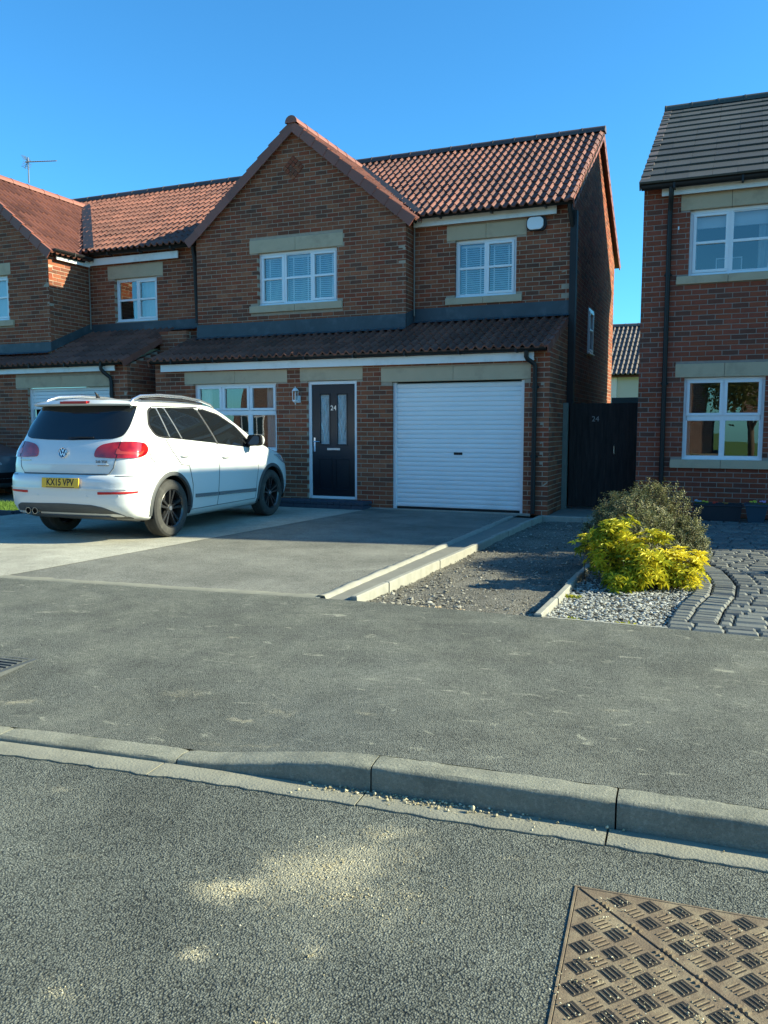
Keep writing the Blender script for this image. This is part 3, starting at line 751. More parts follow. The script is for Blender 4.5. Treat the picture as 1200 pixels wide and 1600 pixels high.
for i in range(-1, 10):
    for j in range(-1, 10):
        for k in (0, 1):
            cx_ = 0.050+(i+0.5*k)*pitch; cy_ = -(0.052+(j+0.5*k)*pitch)
            if not inside(cx_, cy_): continue
            seam = abs(cx_+cy_)/1.4142
            if k == 0 and seam < 0.030 or k == 1 and seam < 0.004 and False: continue
            A = R(-45) if k == 0 else R(45)
            C_ = T @ Matrix.Translation((cx_, cy_, 0.004)) @ Matrix.Rotation(A, 4, 'Z')
            if k == 0: pocket_shade.add([(-.027, -.026, 0.0006), (.027, -.026, 0.0006), (.027, .026, 0.0006), (-.027, .026, 0.0006)], [(0, 1, 2, 3)], M=C_)
            for q in (-1, 0, 1):
                if k == 1 and seam < 0.028 and abs(q) != 9:
                    # bars crossing the seam are left out on the seam itself
                    if seam < 0.010: 
                        for hs_ in ((-0.022, -0.006), (0.006, 0.022)):
                            Mq = C_ @ Matrix.Translation((hs_[0], q*0.0155-0.0042, 0))
                            piece(mh, 'tread_bar', mh, ('tb', 0.016), bar_raw(0.016, 0.0084, 0.0055), Mq, M_IRON, 0, 'tread_bars')
                        continue
                Mq = C_ @ Matrix.Translation((-0.0215, q*0.0155-0.0042, 0))
                if k == 1: pocket_shade.add([(-.0215, q*.0155-.0090, .0005), (.0200, q*.0155-.0090, .0005), (.0215, q*.0155-.0035, .0005), (-.0215, q*.0155-.0035, .0005)], [(0, 1, 2, 3)], M=C_)  # painted shadow strip along the lower side of the bar
                piece(mh, 'tread_bar', mh, ('tb', 0.043), bar_raw(0.043, 0.0088 if k else 0.0050, 0.0095 if k else 0.0034), Mq, M_IRON, 0, 'tread_bars')
pocket_shade.build('pocket_dirt_bar_shades', M_PITSHADE, mh, kind='stuff')

# ------------------------------------------------------------------ house parts
def window(house, T, u0, u1, z0, z1, mull, lights, rec=0.07, blind=None, curtain=False, name='window', fr=0.048, depth=1.1, dark=False, sillbar=True):
    """mull: mullion centres; lights: (ua,ub,za,zb,sash,barz)"""
    mb = MB(); d0, d1 = rec, rec+0.07
    mb.bbox(u0, u1, d0, d1, z1-fr, z1, 0.003, M=T); mb.bbox(u0, u1, d0-0.004, d1, z0, z0+fr, 0.003, M=T)
    mb.bbox(u0, u0+fr, d0+0.001, d1, z0+fr-0.001, z1-fr+0.001, 0.003, M=T); mb.bbox(u1-fr, u1, d0+0.001, d1, z0+fr-0.001, z1-fr+0.001, 0.003, M=T)
    for (mu, za, zb) in mull: mb.bbox(mu-0.03, mu+0.03, d0+0.002, d1, za, zb, 0.003, M=T)
    if sillbar: mb.bbox(u0-0.005, u1+0.005, d0-0.035, d0+0.01, z0-0.004, z0+0.018, 0.003, M=T)
    w_ = mb.build(name, M_UPVC, house)
    for (ua, ub, za, zb, sash, bar) in lights:
        p = w_; b_ = 0.0
        if sash:
            b_ = 0.042; mb = MB(); s0, s1 = d0-0.014, d0+0.045
            mb.bbox(ua, ub, s0, s1, zb-b_, zb, 0.004, M=T); mb.bbox(ua, ub, s0, s1, za, za+b_, 0.004, M=T)
            mb.bbox(ua, ua+b_, s0+.001, s1, za+b_-.001, zb-b_+.001, 0.004, M=T); mb.bbox(ub-b_, ub, s0+.001, s1, za+b_-.001, zb-b_+.001, 0.004, M=T)
            if bar: mb.bbox(ua+b_-.001, ub-b_+.001, s0+.002, s1-.01, bar-0.02, bar+0.02, 0.004, M=T)
            mb.build('sash', M_UPVC, w_)
        else:
            mb = MB(); g_ = 0.014; s0, s1 = d0+0.004, d0+0.04
            mb.bbox(ua, ub, s0, s1, zb-g_, zb, 0.003, M=T); mb.bbox(ua, ub, s0, s1, za, za+g_, 0.003, M=T)
            mb.bbox(ua, ua+g_, s0+.001, s1, za+g_-.001, zb-g_+.001, 0.003, M=T); mb.bbox(ub-g_, ub, s0+.001, s1, za+g_-.001, zb-g_+.001, 0.003, M=T)
            if bar: mb.bbox(ua+g_, ub-g_, s0+.002, s1-.01, bar-0.02, bar+0.02, 0.003, M=T)
            mb.build('glazing_bead', M_UPVC, w_); b_ = g_
        splits = [(za+b_, zb-b_)] if not bar else [(za+b_, bar-0.019), (bar+0.019, zb-b_)]
        for (pa, pb) in splits:
            mb = MB(); y = d0+0.022; q = U_(-0.002, 0.002); r_ = U_(-0.002, 0.002)
            mb.add([(ua+b_-.004, y+q, pa-.004), (ub-b_+.004, y-q, pa-.004), (ub-b_+.004, y-q+r_, pb+.004), (ua+b_-.004, y+q+r_, pb+.004)], [(0, 1, 2, 3)], M=T)
            mb.build('pane', M_GLASS, w_)
    # dark room behind
    mb = MB(); D0, D1 = d1+0.004, d1+depth
    a, b, c, d = u0+0.01, u1-0.01, z0+0.01, z1-0.01; X = 0.25
    mb.add([(a, D0, c), (b, D0, c), (b, D0, d), (a, D0, d), (a-X*0, D1, c), (b, D1, c), (b, D1, d), (a, D1, d)],
           [(4, 5, 6, 7), (0, 1, 5, 4), (1, 2, 6, 5), (2, 3, 7, 6), (3, 0, 4, 7)], M=T)
    mb.build('room_lining', M_ROOM, w_)
    if blind is not None:
        for (ua, ub, za, zb, tilt) in blind:
            mb = MB(); y = d1+0.05; z = za; n_ = 0
            while z < zb-0.02:
                mb.add([(ua, y-0.018, z), (ub, y-0.018, z), (ub, y+0.018, z+0.034*tilt), (ua, y+0.018, z+0.034*tilt)], [(0, 1, 2, 3)], M=T)
                z += 0.036
            mb.box(ua, ub, y-0.02, y+0.02, zb-0.03, zb, M=T)
            for uu in (ua+(ub-ua)*0.2, ub-(ub-ua)*0.2): mb.box(uu-0.012, uu+0.012, y-0.024, y-0.021, za, zb, M=T)
            mb.build('blind', M_BLIND, w_)
    return w_
def curtain(w_, T, u0, u1, z0, z1, d, m=None):
    mb = MB(); n = 14; v = []; f = []
    for i in range(n+1):
        u = u0+(u1-u0)*i/n; y = d+0.02*math.sin(i*1.9)
        v += [(u, y, z0), (u, y, z1)]
    for i in range(n): f.append((2*i, 2*i+2, 2*i+3, 2*i+1))
    mb.add(v, f, M=T); mb.build('curtain', m or M_CURTAIN, w_, smooth=True)
def lintel(house, T, u0, u1, z0, z1, split=True, name='lintel', proud=0.006):
    n = 2 if split else 1; L = (u1-u0)/n
    for i in range(n):
        mb = MB(); mb.bbox(u0+L*i+(0.003 if i else 0), u0+L*(i+1)-(0.003 if i < n-1 else 0), -proud, 0.09, z0, z1, 0.004, M=T); mb.build(name, M_STONE, house)

def pantile_raw(w_, g, var, period=2, hh=0.052):
    def fn():
        n = 6*period; v = []; f = []; o = random.Random(var).uniform(-0.003, 0.003)
        pr = lambda t: hh*max(0.0, math.sin(math.pi*min(1, max(0, (t-0.30)/0.62))))**1.3
        xs = []
        for k in range(period):
            for t in (0.0, 0.30, 0.44, 0.61, 0.78, 0.92): xs.append((k+t, pr(t)))
        xs.append((period, 0.0))
        N_ = len(xs)
        for (t, h) in xs: v.append((t*w_/period, 0.0, h-0.002))
        for (t, h) in xs: v.append((t*w_/period, 0.0, h+0.024+o))
        for (t, h) in xs: v.append((t*w_/period, g+0.045, h+0.001+o*0.3))
        for i in range(N_-1): f.append((i, i+1, N_+i+1, N_+i)); f.append((N_+i, N_+i+1, 2*N_+i+1, 2*N_+i))
        # side ends
        return (v, f, ((0, 0, 0.02), (w_, 0, 0.02), (0, g, 0.02)), (var+0.5)/12.0)
    return fn
def flat_raw(w_, g, var):
    def fn():
        o = random.Random(var).uniform(-0.003, 0.003); t = 0.028; b = 0.0008; e_ = 0.006
        v = [(b, 0, 0.002), (w_-b, 0, 0.002), (b, 0, t-e_*.3+o), (w_-b, 0, t-e_*.3+o), (b, e_, t+e_*.4+o), (w_-b, e_, t+e_*.4+o), (b, g+0.04, 0.004), (w_-b, g+0.04, 0.004), (b, g, -0.01), (w_-b, g, -0.01)]
        f = [(0, 1, 3, 2), (2, 3, 5, 4), (4, 5, 7, 6), (0, 2, 4, 6, 8), (1, 9, 7, 5, 3)]
        return (v, f, ((0, 0, 0.02), (w_, 0, 0.02), (0, g, 0.02)), (var+0.5)/12.0)
    return fn
def slope(thing, roof, P, U, V, outline, w_, g, kind, m, skip=None, vis=True, slab_d=0.05):
    """tiled slope; P eave corner, U along eave, V up slope; outline in (u,v)"""
    U = Vector(U).normalized(); V = Vector(V).normalized(); N = U.cross(V); P = Vector(P)
    M0 = Matrix(((U.x, V.x, N.x, P.x), (U.y, V.y, N.y, P.y), (U.z, V.z, N.z, P.z), (0, 0, 0, 1)))
    mb = MB(); n = len(outline)
    v = [(a, b, -0.004) for a, b in outline]+[(a, b, -slab_d) for a, b in outline]
    mb.add(v, [tuple(range(n)), tuple(reversed(range(n, 2*n)))]+[(i, i+n, (i+1) % n+n, (i+1) % n) for i in range(n)], M=M0)
    mb.build('underlay', M_UNDER if vis else m, roof)
    if not vis: return M0
    us = [p[0] for p in outline]; vs_ = [p[1] for p in outline]
    j = 0; y = min(vs_)-0.03
    while y < max(vs_)-g*0.4:
        yc = y+g*0.5
        for (a, b) in spans(outline, yc):
            i = math.floor((a-min(us))/w_)
            x = min(us)+i*w_
            while x < b-0.02:
                if x+w_*0.6 > a-0.01 and x+w_*0.5 < b+0.02:
                    wp = M0 @ Vector((x+w_/2, yc, 0))
                    if skip is None or not skip(wp):
                        var = random.randrange(12)
                        if kind == 'pan': piece(thing, 'tile', roof, ('pt', w_, g, var), pantile_raw(w_, g, var), M0 @ Matrix.Translation((x+U_(-.002, .002), y+U_(-.004, .004), U_(0, .003))) @ Matrix.Rotation(U_(-.010, .010), 4, 'Z') @ Matrix.Rotation(U_(-.008, .008), 4, 'Y'), m, 0, 'tiles')
                        else: piece(thing, 'tile', roof, ('ft', w_, g, var), flat_raw(w_, g, var), M0 @ Matrix.Translation((x+U_(-.002, .002), y, 0)), m, 0, 'tiles')
                x += w_
        y += g; j += 1
    return M0
def ridge(roof, A, B, m, r=0.115, L=0.45, name='ridge_tile', cap=False):
    A = Vector(A); B = Vector(B); d = B-A; n = max(1, round(d.length/L)); d /= n; t = d.normalized()
    s_ = t.cross(Vector((0, 0, 1))).normalized(); up = s_.cross(t)
    for i in range(n):
        M = Matrix(((t.x, s_.x, up.x, 0), (t.y, s_.y, up.y, 0), (t.z, s_.z, up.z, 0), (0, 0, 0, 1))); M.translation = A+d*i
        mb = MB(); v = []; f = []; k = 8; l = d.length+0.012
        for (x, rr) in ((0, r+0.006), (0.03, r+0.006), (0.031, r), (l, r-0.002)):
            for q in range(k+1):
                a = math.pi*(-0.02+1.04*q/k); v.append((x, rr*math.cos(a), rr*math.sin(a)-0.03))
        for x in range(3):
            for q in range(k): a = x*(k+1)+q; f.append((a, a+1, a+k+2, a+k+1))
        f.append(tuple(reversed(range(k+1)))); f.append(tuple(range(3*(k+1), 4*(k+1))))
        mb.add(v, f, U_(0, 1), M=M); mb.build(name, m, roof, smooth=True, autos=35)
def verge(roof, A, B, m, N, L=0.29, h=0.15, t=0.05, name='verge_tile', updir=None):
    """cloaked verge pieces stepping up from A to B; N outward"""
    A = Vector(A); B = Vector(B); d = B-A; n = max(1, round(d.length/L)); d /= n; T_ = d.normalized(); N = Vector(N)
    up = updir or T_.cross(N); up = up if up.z > 0 else -up
    for i in range(n):
        M = Matrix(((T_.x, N.x, up.x, 0), (T_.y, N.y, up.y, 0), (T_.z, N.z, up.z, 0), (0, 0, 0, 1))); M.translation = A+d*i
        mb = MB(); l = d.length+0.03
        mb.add([(0, -0.13, 0.0), (l, -0.13, -0.02), (l, -0.008, -0.02), (0, 0, 0.0), (0, -0.13, 0.03), (l, -0.13, 0.008), (l, -0.008, 0.008), (0, 0, 0.03),
                (0, 0, -h), (l, -0.008, -h+0.012), (l, -0.02, -h+0.012), (0, -0.02, -h), (0, -0.02, 0), (l, -0.02, -0.02)],
               [(4, 5, 6, 7), (0, 4, 7, 3), (1, 2, 6, 5), (0, 1, 5, 4), (7, 6, 9, 8), (8, 9, 10, 11), (3, 7, 8, 11, 12), (2, 13, 10, 9, 6), (12, 11, 10, 13)], U_(0, 1), M=M)
        mb.build(name, m, roof)
def gutter(house, A, B, m=M_BLACKP, r=0.056, brackets=0.9, name='gutter'):
    A = Vector(A); B = Vector(B); mb = MB(); d = B-A; t = d.normalized(); s_ = t.cross(Vector((0, 0, 1))).normalized()
    v = []; f = []; k = 8
    for rr, e_ in ((r, 0), (r-0.006, 1)):
        for P in (A, B):
            for q in range(k+1):
                a = -math.pi*q/k; v.append(P+s_*rr*math.cos(a)+Vector((0, 0, rr*math.sin(a)*1.05)))
    for q in range(k): f.append((q, q+1, k+2+q, k+1+q)); f.append((2*k+2+q, 3*k+3+q, 3*k+4+q, 2*k+3+q))
    f += [(0, k+1, 3*k+3, 2*k+2), (k, 3*k+2, 4*k+3, 2*k+1)]
    mb.add(v, f)
    mb.add([A+s_*r, *[A+s_*r*math.cos(-math.pi*q/k)+Vector((0, 0, r*math.sin(-math.pi*q/k))) for q in range(1, k+1)]], [tuple(range(k+1))])
    mb.add([B+s_*r, *[B+s_*r*math.cos(-math.pi*q/k)+Vector((0, 0, r*math.sin(-math.pi*q/k))) for q in range(1, k+1)]], [tuple(range(k+1))])
    g_ = mb.build(name, m, house, smooth=True, autos=40)
    n = max(1, round(d.length/brackets))
    for i in range(n):
        P = A+d*((i+0.5)/n); mb = MB(); T = frame(P, t, -s_ if s_.y > 0 else s_)
        mb.box(-0.015, 0.015, -r-0.006, r+0.03, -r*1.25, 0.008, M=T); mb.build('bracket', m, g_)
    return g_
def pipe(house, pts, r=0.034, m=M_BLACKP, clips=(), name='downpipe', side=(0, 1, 0)):
    mb = MB(); mb.tube(pts, r, 10); p = mb.build(name, m, house, smooth=True, autos=50)
    for (x, y, z) in clips:
        mb = MB(); mb.tube([(x, y, z-0.025), (x, y, z+0.025)], r+0.008, 10); mb.box(x-r-0.02, x+r+0.02, y+r*0.6, y+r+0.012, z-0.015, z+0.015); mb.build('pipe_clip', m, p, smooth=True, autos=50)
    return p
def boxpart(house, name, m, *b, bev=0.003):
    mb = MB(); mb.bbox(*b, b=bev); return mb.build(name, m, house)
# ------------------------------------------------------------------ houses
FW = (1, 0, 0); FN = (0, -1, 0)
EY, EZ, RY, RZ, BY = 13.72, 4.95, 16.70, 6.93, 19.62   # upper roof: eave, ridge, back eave
SL = Vector((0, RY-EY, RZ-EZ)); SLn = SL.normalized(); SLL = SL.length; GA = SLL/13
def zroof(y): return EZ+(y-EY)*(RZ-EZ)/(RY-EY)
def yroof(z): return EY+(z-EZ)*(RY-EY)/(RZ-EZ)
LY, LZ, LTY = 12.38, 2.53, 14.0; LSL = 0.39

HL_ = None
def gable_block(house, roof, X0, X1, Yg, zb, ez, az, xl, xr, regz=None):
    """projecting gable: wall X0..X1 at Yg, roof eaves at xl, xr with height ez, ridge height az"""
    xm = (xl+xr)/2; k = (az-ez)/(xm-xl)
    yf = Yg-0.10
    for sgn in (1, -1):
        yb0 = max(yroof(ez), yf+0.05) if zroof(yf) < ez else yf+0.3
        Ls = math.hypot(xm-xl, az-ez); c, s_ = (xm-xl)/Ls, (az-ez)/Ls
        ybt = yroof(az); yb = max(yroof(ez), EY)
        if sgn == 1:
            slope(house, roof, (xr, yf, ez), (0, 1, 0), (-c, 0, s_), [(0, 0), (yb-yf, 0), (ybt-yf, Ls), (0, Ls)], 0.29, Ls/round(Ls/0.29), 'pan', M_TILE)
        else:
            slope(house, roof, (xl, ybt+0.1, ez), (0, -1, 0), (c, 0, s_), [(ybt+0.1-yb, 0), (ybt+0.1-yf, 0), (ybt+0.1-yf, Ls), (0.1, Ls)], 0.29, Ls/round(Ls/0.29), 'pan', M_TILE)
    verge(roof, (xr+0.02, yf-0.02, ez+0.0), (xm, yf-0.02, az+0.03), M_VERGE, (0, -1, 0))
    verge(roof, (xl-0.02, yf-0.02, ez+0.0), (xm, yf-0.02, az+0.03), M_VERGE, (0, -1, 0))
    ridge(roof, (xm, yf-0.04, az+0.03), (xm, ybt, az+0.03), M_VERGE)
    # lead valley lying on the main slope
    for sgn, xe in ((1, xr), (-1, xl)):
        ye = yroof(ez); A = Vector((xe, max(ye, EY), max(ez, EZ)+0.085)); B = Vector((xm, ybt, az+0.085)); mb = MB()
        w_ = (0.22 if house is HL_ else 0.09)*sgn
        mb.add([A+Vector((-0.05*sgn, 0, 0)), A+Vector((w_, 0, 0)), B+Vector((w_, 0, 0)), B+Vector((-0.05*sgn, 0, 0))], [(0, 1, 2, 3)] if sgn > 0 else [(3, 2, 1, 0)])
        mb.build('valley', M_LEADD, roof)
    return xm, k

def make_house(left=False):
    h = empty('detached_house', (-6.2 if not left else -13.7, 12.56, 0),
              'brown brick house with navy front door and white garage shutter' if not left else 'brown brick house at the left edge with a sunlit orange gable roof',
              'house', 'brick houses along the street')
    return h
# ---- main house (number 24)
H = make_house()
T0 = frame((0, 12.56, 0), FW, FN); T1 = frame((0, 14.0, 0), FW, FN); TG = frame((0, 13.63, 0), FW, FN)
WX0, WX1 = -9.02, -7.30
brick_wall(H, T0, [(-9.85, 0), (-2.57, 0), (-2.57, 2.50), (-9.85, 2.50)],
           [(WX0, WX1, 0.93, 2.115), (-6.69, -5.77, 0.12, 2.125), (-5.14, -2.955, -0.01, 2.075), (-9.2, -7.08, 2.115, 2.335), (-6.83, -5.66, 2.125, 2.345), (-5.33, -2.86, 2.075, 2.30)], M_BRICK, M_MORTAR)
brick_wall(H, T1, [(-5.32, 2.95), (-2.57, 2.95), (-2.57, 5.04), (-5.32, 5.04)],
           [(-4.55, -3.47, 3.58, 4.55), (-4.70, -3.30, 4.55, 4.80), (-4.71, -3.36, 3.46, 3.58)], M_BRICK, M_MORTAR)
xl, xr, ez, az = -9.80, -5.14, 4.87, 6.75
xm = (xl+xr)/2; kk = (az-ez)/(xm-xl)
GX0, GX1 = -9.64, -5.32
gz0 = ez+(GX0-xl)*kk-0.05; gz1 = ez+(xr-GX1)*kk-0.05
brick_wall(H, TG, [(GX0, 2.9), (GX1, 2.9), (GX1, gz1), (xm, az-0.05), (GX0, gz0)],
           [(-8.28, -6.64, 3.60, 4.56), (-8.45, -6.52, 4.56, 4.80), (-8.45, -6.53, 3.47, 3.60)], M_BRICK, M_MORTAR)
# gable return wall
TR = frame((GX1, 13.63, 0), (0, 1, 0), (1, 0, 0))
brick_wall(H, TR, [(0.0, 2.9), (0.37, 2.9), (0.37, 5.0), (0.0, 5.0)], [], M_BRICK, M_MORTAR)
# right side wall
TS = frame((-2.57, 12.56, 0), (0, 1, 0), (1, 0, 0))
WALLB = 19.35
brick_wall(H, TS, [(0.0, 0), (WALLB-12.56, 0), (WALLB-12.56, 5.05), (RY-12.56, RZ-0.08), (1.44, zroof(14.0)-0.06), (1.44, 3.13), (0.0, 2.52)],
           [(3.35, 3.93, 2.72, 3.56)], M_BRICK, M_MORTAR)
boxpart(H, 'back_wall', M_MORTAR, -9.85, -2.60, WALLB-0.1, WALLB, 0, 5.1); boxpart(H, 'party_wall', M_MORTAR, -9.85, -9.75, 12.7, WALLB-0.1, 0, 2.4)
boxpart(H, 'upper_party_wall', M_MORTAR, -9.64, -9.54, 13.75, WALLB-0.1, 2.4, 4.9)
# narrow side window
w_ = window(H, TS, 3.35, 3.93, 2.72, 3.56, [], [(3.40, 3.88, 2.77, 3.51, True, 3.17)], rec=-0.02)
# diamond of bricks under the apex
dm = MB()
for i in range(4):
    for j in range(4):
        if 0 < i < 3 and 0 < j < 3 and (i+j) % 2 == 0: continue
        M = TG @ Matrix.Translation((-7.50, 0, 6.01)) @ Matrix.Rotation(R(45), 4, 'Y') @ Matrix.Translation((-0.155+i*0.078, 0, -0.155+j*0.078))
        mb = MB(); mb.bbox(0, 0.068, -0.016, 0.03, 0, 0.068, 0.003, rnd=random.choice((0.5, 0.3, 0.83, 0.7, 0.2)), M=M); mb.build('ornamental_brick', M_BRICK, H)
# lintels and sills
lintel(H, T0, -9.2, -7.08, 2.117, 2.333); lintel(H, T0, -6.83, -5.66, 2.127, 2.343, False); lintel(H, T0, -5.33, -2.86, 2.077, 2.298)
lintel(H, T1, -4.70, -3.30, 4.552, 4.798); lintel(H, T1, -4.71, -3.36, 3.462, 3.578, name='sill', proud=0.045)
lintel(H, TG, -8.45, -6.52, 4.562, 4.798); lintel(H, TG, -8.45, -6.53, 3.472, 3.598, name='sill', proud=0.045)
# windows
gs = [(-8.28+0.05, -7.755, 3.65, 4.51, True, 4.09), (-7.725, -7.195, 3.65, 4.51, False, 4.09), (-7.165, -6.69, 3.65, 4.51, True, 4.09)]
window(H, TG, -8.28, -6.64, 3.60, 4.56, [(-7.74, 3.64, 4.52), (-7.18, 3.64, 4.52)], gs, blind=[(-8.2, -7.77, 3.66, 4.5, 0.75), (-7.71, -7.21, 3.66, 4.5, 0.75), (-7.15, -6.72, 3.66, 4.5, 0.75)])
window(H, T1, -4.55, -3.47, 3.58, 4.55, [(-4.015, 3.62, 4.51)], [(-4.50, -4.03, 3.63, 4.50, False, 4.08), (-4.0, -3.52, 3.63, 4.50, True, 4.08)], blind=[(-4.48, -4.05, 3.64, 4.48, 0.7), (-3.98, -3.55, 3.64, 4.48, 0.7)])
c1_, c2_ = -8.447, -7.873
w_ = window(H, T0, WX0, WX1, 0.93, 2.115, [(c1_, 1.62, 2.07), (c2_, 0.97, 2.07)], [(WX0+.05, c1_-.012, 1.64, 2.07, True, None), (c1_+.012, c2_-.012, 1.64, 2.07, True, None), (c2_+.012, WX1-.05, 1.64, 2.07, True, None),
    (WX0+.05, c2_-.03, 0.98, 1.57, False, None), (c2_+.03, WX1-.05, 0.98, 1.57, False, None)])
mb = MB(); mb.bbox(WX0+.04, WX1-.04, .071, .14, 1.57, 1.635, .003, M=T0); mb.build('transom', M_UPVC, w_)
curtain(w_, T0, WX1-0.30, WX1-0.04, 0.95, 2.08, 0.2); curtain(w_, T0, WX0+0.02, WX0+0.26, 0.95, 2.08, 0.2)
# front door
D = frame((0, 12.56, 0), FW, FN)
mb = MB(); a, b, c, d = -6.69, -5.77, 0.13, 2.12
mb.bbox(a, a+.055, .04, .11, c, d, .003, M=D); mb.bbox(b-.055, b, .04, .11, c, d, .003, M=D); mb.bbox(a+.054, b-.054, .041, .11, d-.055, d-.001, .003, M=D); mb.bbox(a+.054, b-.054, .03, .11, c, c+.045, .003, M=D)
dframe = mb.build('door_frame', M_UPVC, H)
a, b, c, d = -6.632, -5.828, 0.178, 2.062
gl = [(-6.475, -6.305, 1.06, 1.89), (-6.155, -5.985, 1.06, 1.89)]
V, F = plate([(a, c), (b, c), (b, d), (a, d)], gl, 0.045); mb = MB(); mb.add(V, F, M=D @ Matrix.Translation((0, .055, 0)))
door = mb.build('front_door', M_NAVY, H)
for (x0, x1, z0, z1) in gl+[(-6.50, -6.28, 0.30, 0.80), (-6.18, -5.96, 0.30, 0.80)]:
    mb = MB(); t = 0.022
    for q in ((x0-t, x1+t, z0-t, z0), (x0-t, x1+t, z1, z1+t), (x0-t, x0, z0, z1), (x1, x1+t, z0, z1)): mb.bbox(q[0], q[1], .047, .06, q[2], q[3], .004, M=D)
    mb.build('panel_moulding', M_NAVY, door)
M_OBS = weather((0.30, 0.37, 0.38), 0.3, 30, 0.25, 0.5, 60, name='obscure_glass', spec=0.6)
M_CAME = mat('lead_came', (0.62, 0.64, 0.64), 0.4, 0.5, 0.6)
for (x0, x1, z0, z1) in gl:
    mb = MB(); mb.add([(x0, .075, z0), (x1, .075, z0), (x1, .075, z1), (x0, .075, z1)], [(0, 1, 2, 3)], M=D); gp = mb.build('decorative_glass', M_OBS, door)
    mb = MB(); xc = (x0+x1)/2; hw = (x1-x0)/2
    def line(pts): mb.tube([D @ Vector((xc+p[0]*hw, .071, z0+p[1]*(z1-z0))) for p in pts], 0.0035, 4)
    for s_ in (-1, 1):
        line([(s_*.95, .02), (s_*.5, .10), (s_*.3, .2), (s_*.55, .3), (s_*.75, .45), (s_*.45, .6), (s_*.2, .7), (s_*.6, .85), (s_*.95, .97)])
        line([(s_*.1, .05), (s_*.35, .22), (s_*.1, .38), (s_*.4, .52), (s_*.1, .66), (0, .78)]); line([(s_*.95, .2), (s_*.6, .27), (s_*.95, .42)]); line([(0, .78), (s_*.5, .92), (s_*.2, .98)])
    mb.build('lead_tracery', M_CAME, gp)
mb = MB(); mb.bbox(-6.345, -6.105, .046, .056, .955, .995, .003, M=D); mb.bbox(-6.33, -6.12, .040, .047, .962, .988, .003, M=D); mb.build('letter_plate', M_STEEL, door)
mb = MB(); mb.bbox(-6.60, -6.57, .046, .056, 0.93, 1.17, .004, M=D); mb.tube([D @ Vector((-6.585, .045, 1.10)), D @ Vector((-6.585, .01, 1.10)), D @ Vector((-6.575, .0, 1.10)), D @ Vector((-6.47, .0, 1.10))], .010, 8); mb.build('door_handle', M_CHROME, door)
def text(body, size, M, m, name, parent, ext=0.002, sx=1.0, bold=0.0):
    cu = bpy.data.curves.new('txt', 'FONT'); cu.body = body; cu.size = size; cu.extrude = ext; cu.align_x = 'CENTER'; cu.align_y = 'CENTER'; cu.offset = bold; cu.resolution_u = 3
    o = bpy.data.objects.new('txt', cu); COL.objects.link(o); dg = bpy.context.evaluated_depsgraph_get(); dg.update()
    me = bpy.data.meshes.new_from_object(o.evaluated_get(dg)); bpy.data.objects.remove(o); bpy.data.curves.remove(cu)
    me.name = name; me.transform(M @ Matrix.Rotation(R(90), 4, 'X') @ Matrix.Diagonal((sx, 1, 1, 1))); me.materials.clear(); me.materials.append(m)
    o = bpy.data.objects.new(name, me); COL.objects.link(o); setp(o, parent); return o
text('24', 0.115, D @ Matrix.Translation((-6.225, .052, 1.665)), M_STEEL, 'house_number', door, 0.003, 1.0, 0.001)
# step of blue bricks
st = empty('door_step', (-6.2, 12.3, 0), 'low dark blue brick step below the navy front door', 'step')
mb = MB(); mb.box(-7.18, -5.50, 12.20, 12.54, 0, 0.055); mb.build('step_core', M_BLUEBRICK, st)
x = -7.2
while x < -5.55:
    mb = MB(); mb.bbox(x, x+0.207, 12.17, 12.388, 0.0, 0.068, 0.004, rnd=random.random()); mb.build('brick', M_BLUEBRICK, st); x += 0.215
x = -7.2
while x < -5.5:
    mb = MB(); mb.bbox(x, x+0.1, 12.175, 12.39, 0.072, 0.125, 0.006); mb.build('brick', M_BLUEBRICK, st)
    mb = MB(); mb.bbox(x, x+0.1, 12.395, 12.54, 0.072, 0.125, 0.006); mb.build('brick', M_BLUEBRICK, st); x += 0.1075
# garage roller door
gd = empty('roller_garage_door', (-4.05, 12.66, 0), 'white ribbed roller shutter closing the garage of house 24', 'garage door')
mb = MB(); mb.bbox(-5.14, -5.085, .06, .14, 0.0, 2.07, .003, M=T0); mb.bbox(-3.01, -2.957, .06, .14, 0.0, 2.07, .003, M=T0); mb.build('side_guides', M_UPVC, gd)
n = 27; z = 0.045; hz = (2.05-z)/n
for i in range(n):
    mb = MB(); pr = [(0.0, 0.0), (-0.012, 0.007), (-0.014, hz*0.3), (-0.0145, hz*0.5), (-0.014, hz*0.75), (-0.010, hz-0.010), (-0.0, hz-0.006), (0.004, hz), (0.02, hz), (0.02, 0)]
    vv = [(-5.09, .10+p[0], z+i*hz+p[1]) for p in pr]+[(-3.005, .10+p[0], z+i*hz+p[1]) for p in pr]; k = len(pr)
    mb.add(vv, [tuple(reversed(range(k))), tuple(range(k, 2*k))]+[(q, (q+1) % k, (q+1) % k+k, q+k) for q in range(k)], M=T0); mb.build('slat', M_SHUT, gd, smooth=True, autos=30)
mb = MB(); mb.bbox(-5.08, -3.01, .085, .125, 0.008, 0.043, .003, M=T0); mb.build('bottom_rail', M_BLACKP, gd)
mb = MB(); mb.bbox(-4.10, -3.96, .078, .09, 0.905, 0.945, .003, M=T0); mb.tube([T0 @ Vector((-4.03, .08, .925)), T0 @ Vector((-4.03, .065, .925))], .012, 10); mb.build('lock_handle', M_BLACKP, gd)
mb = MB(); mb.bbox(-4.15, -3.98, .07, .088, 0.015, 0.035, .003, M=T0); mb.build('lift_handle', M_BLACKP, gd)
# thresholds
mb = MB(); mb.bbox(-5.5, -2.82, 12.485, 12.525, -0.02, 0.022, 0.006); o = mb.build('garage_threshold', M_CONCL); o['kind'] = 'structure'
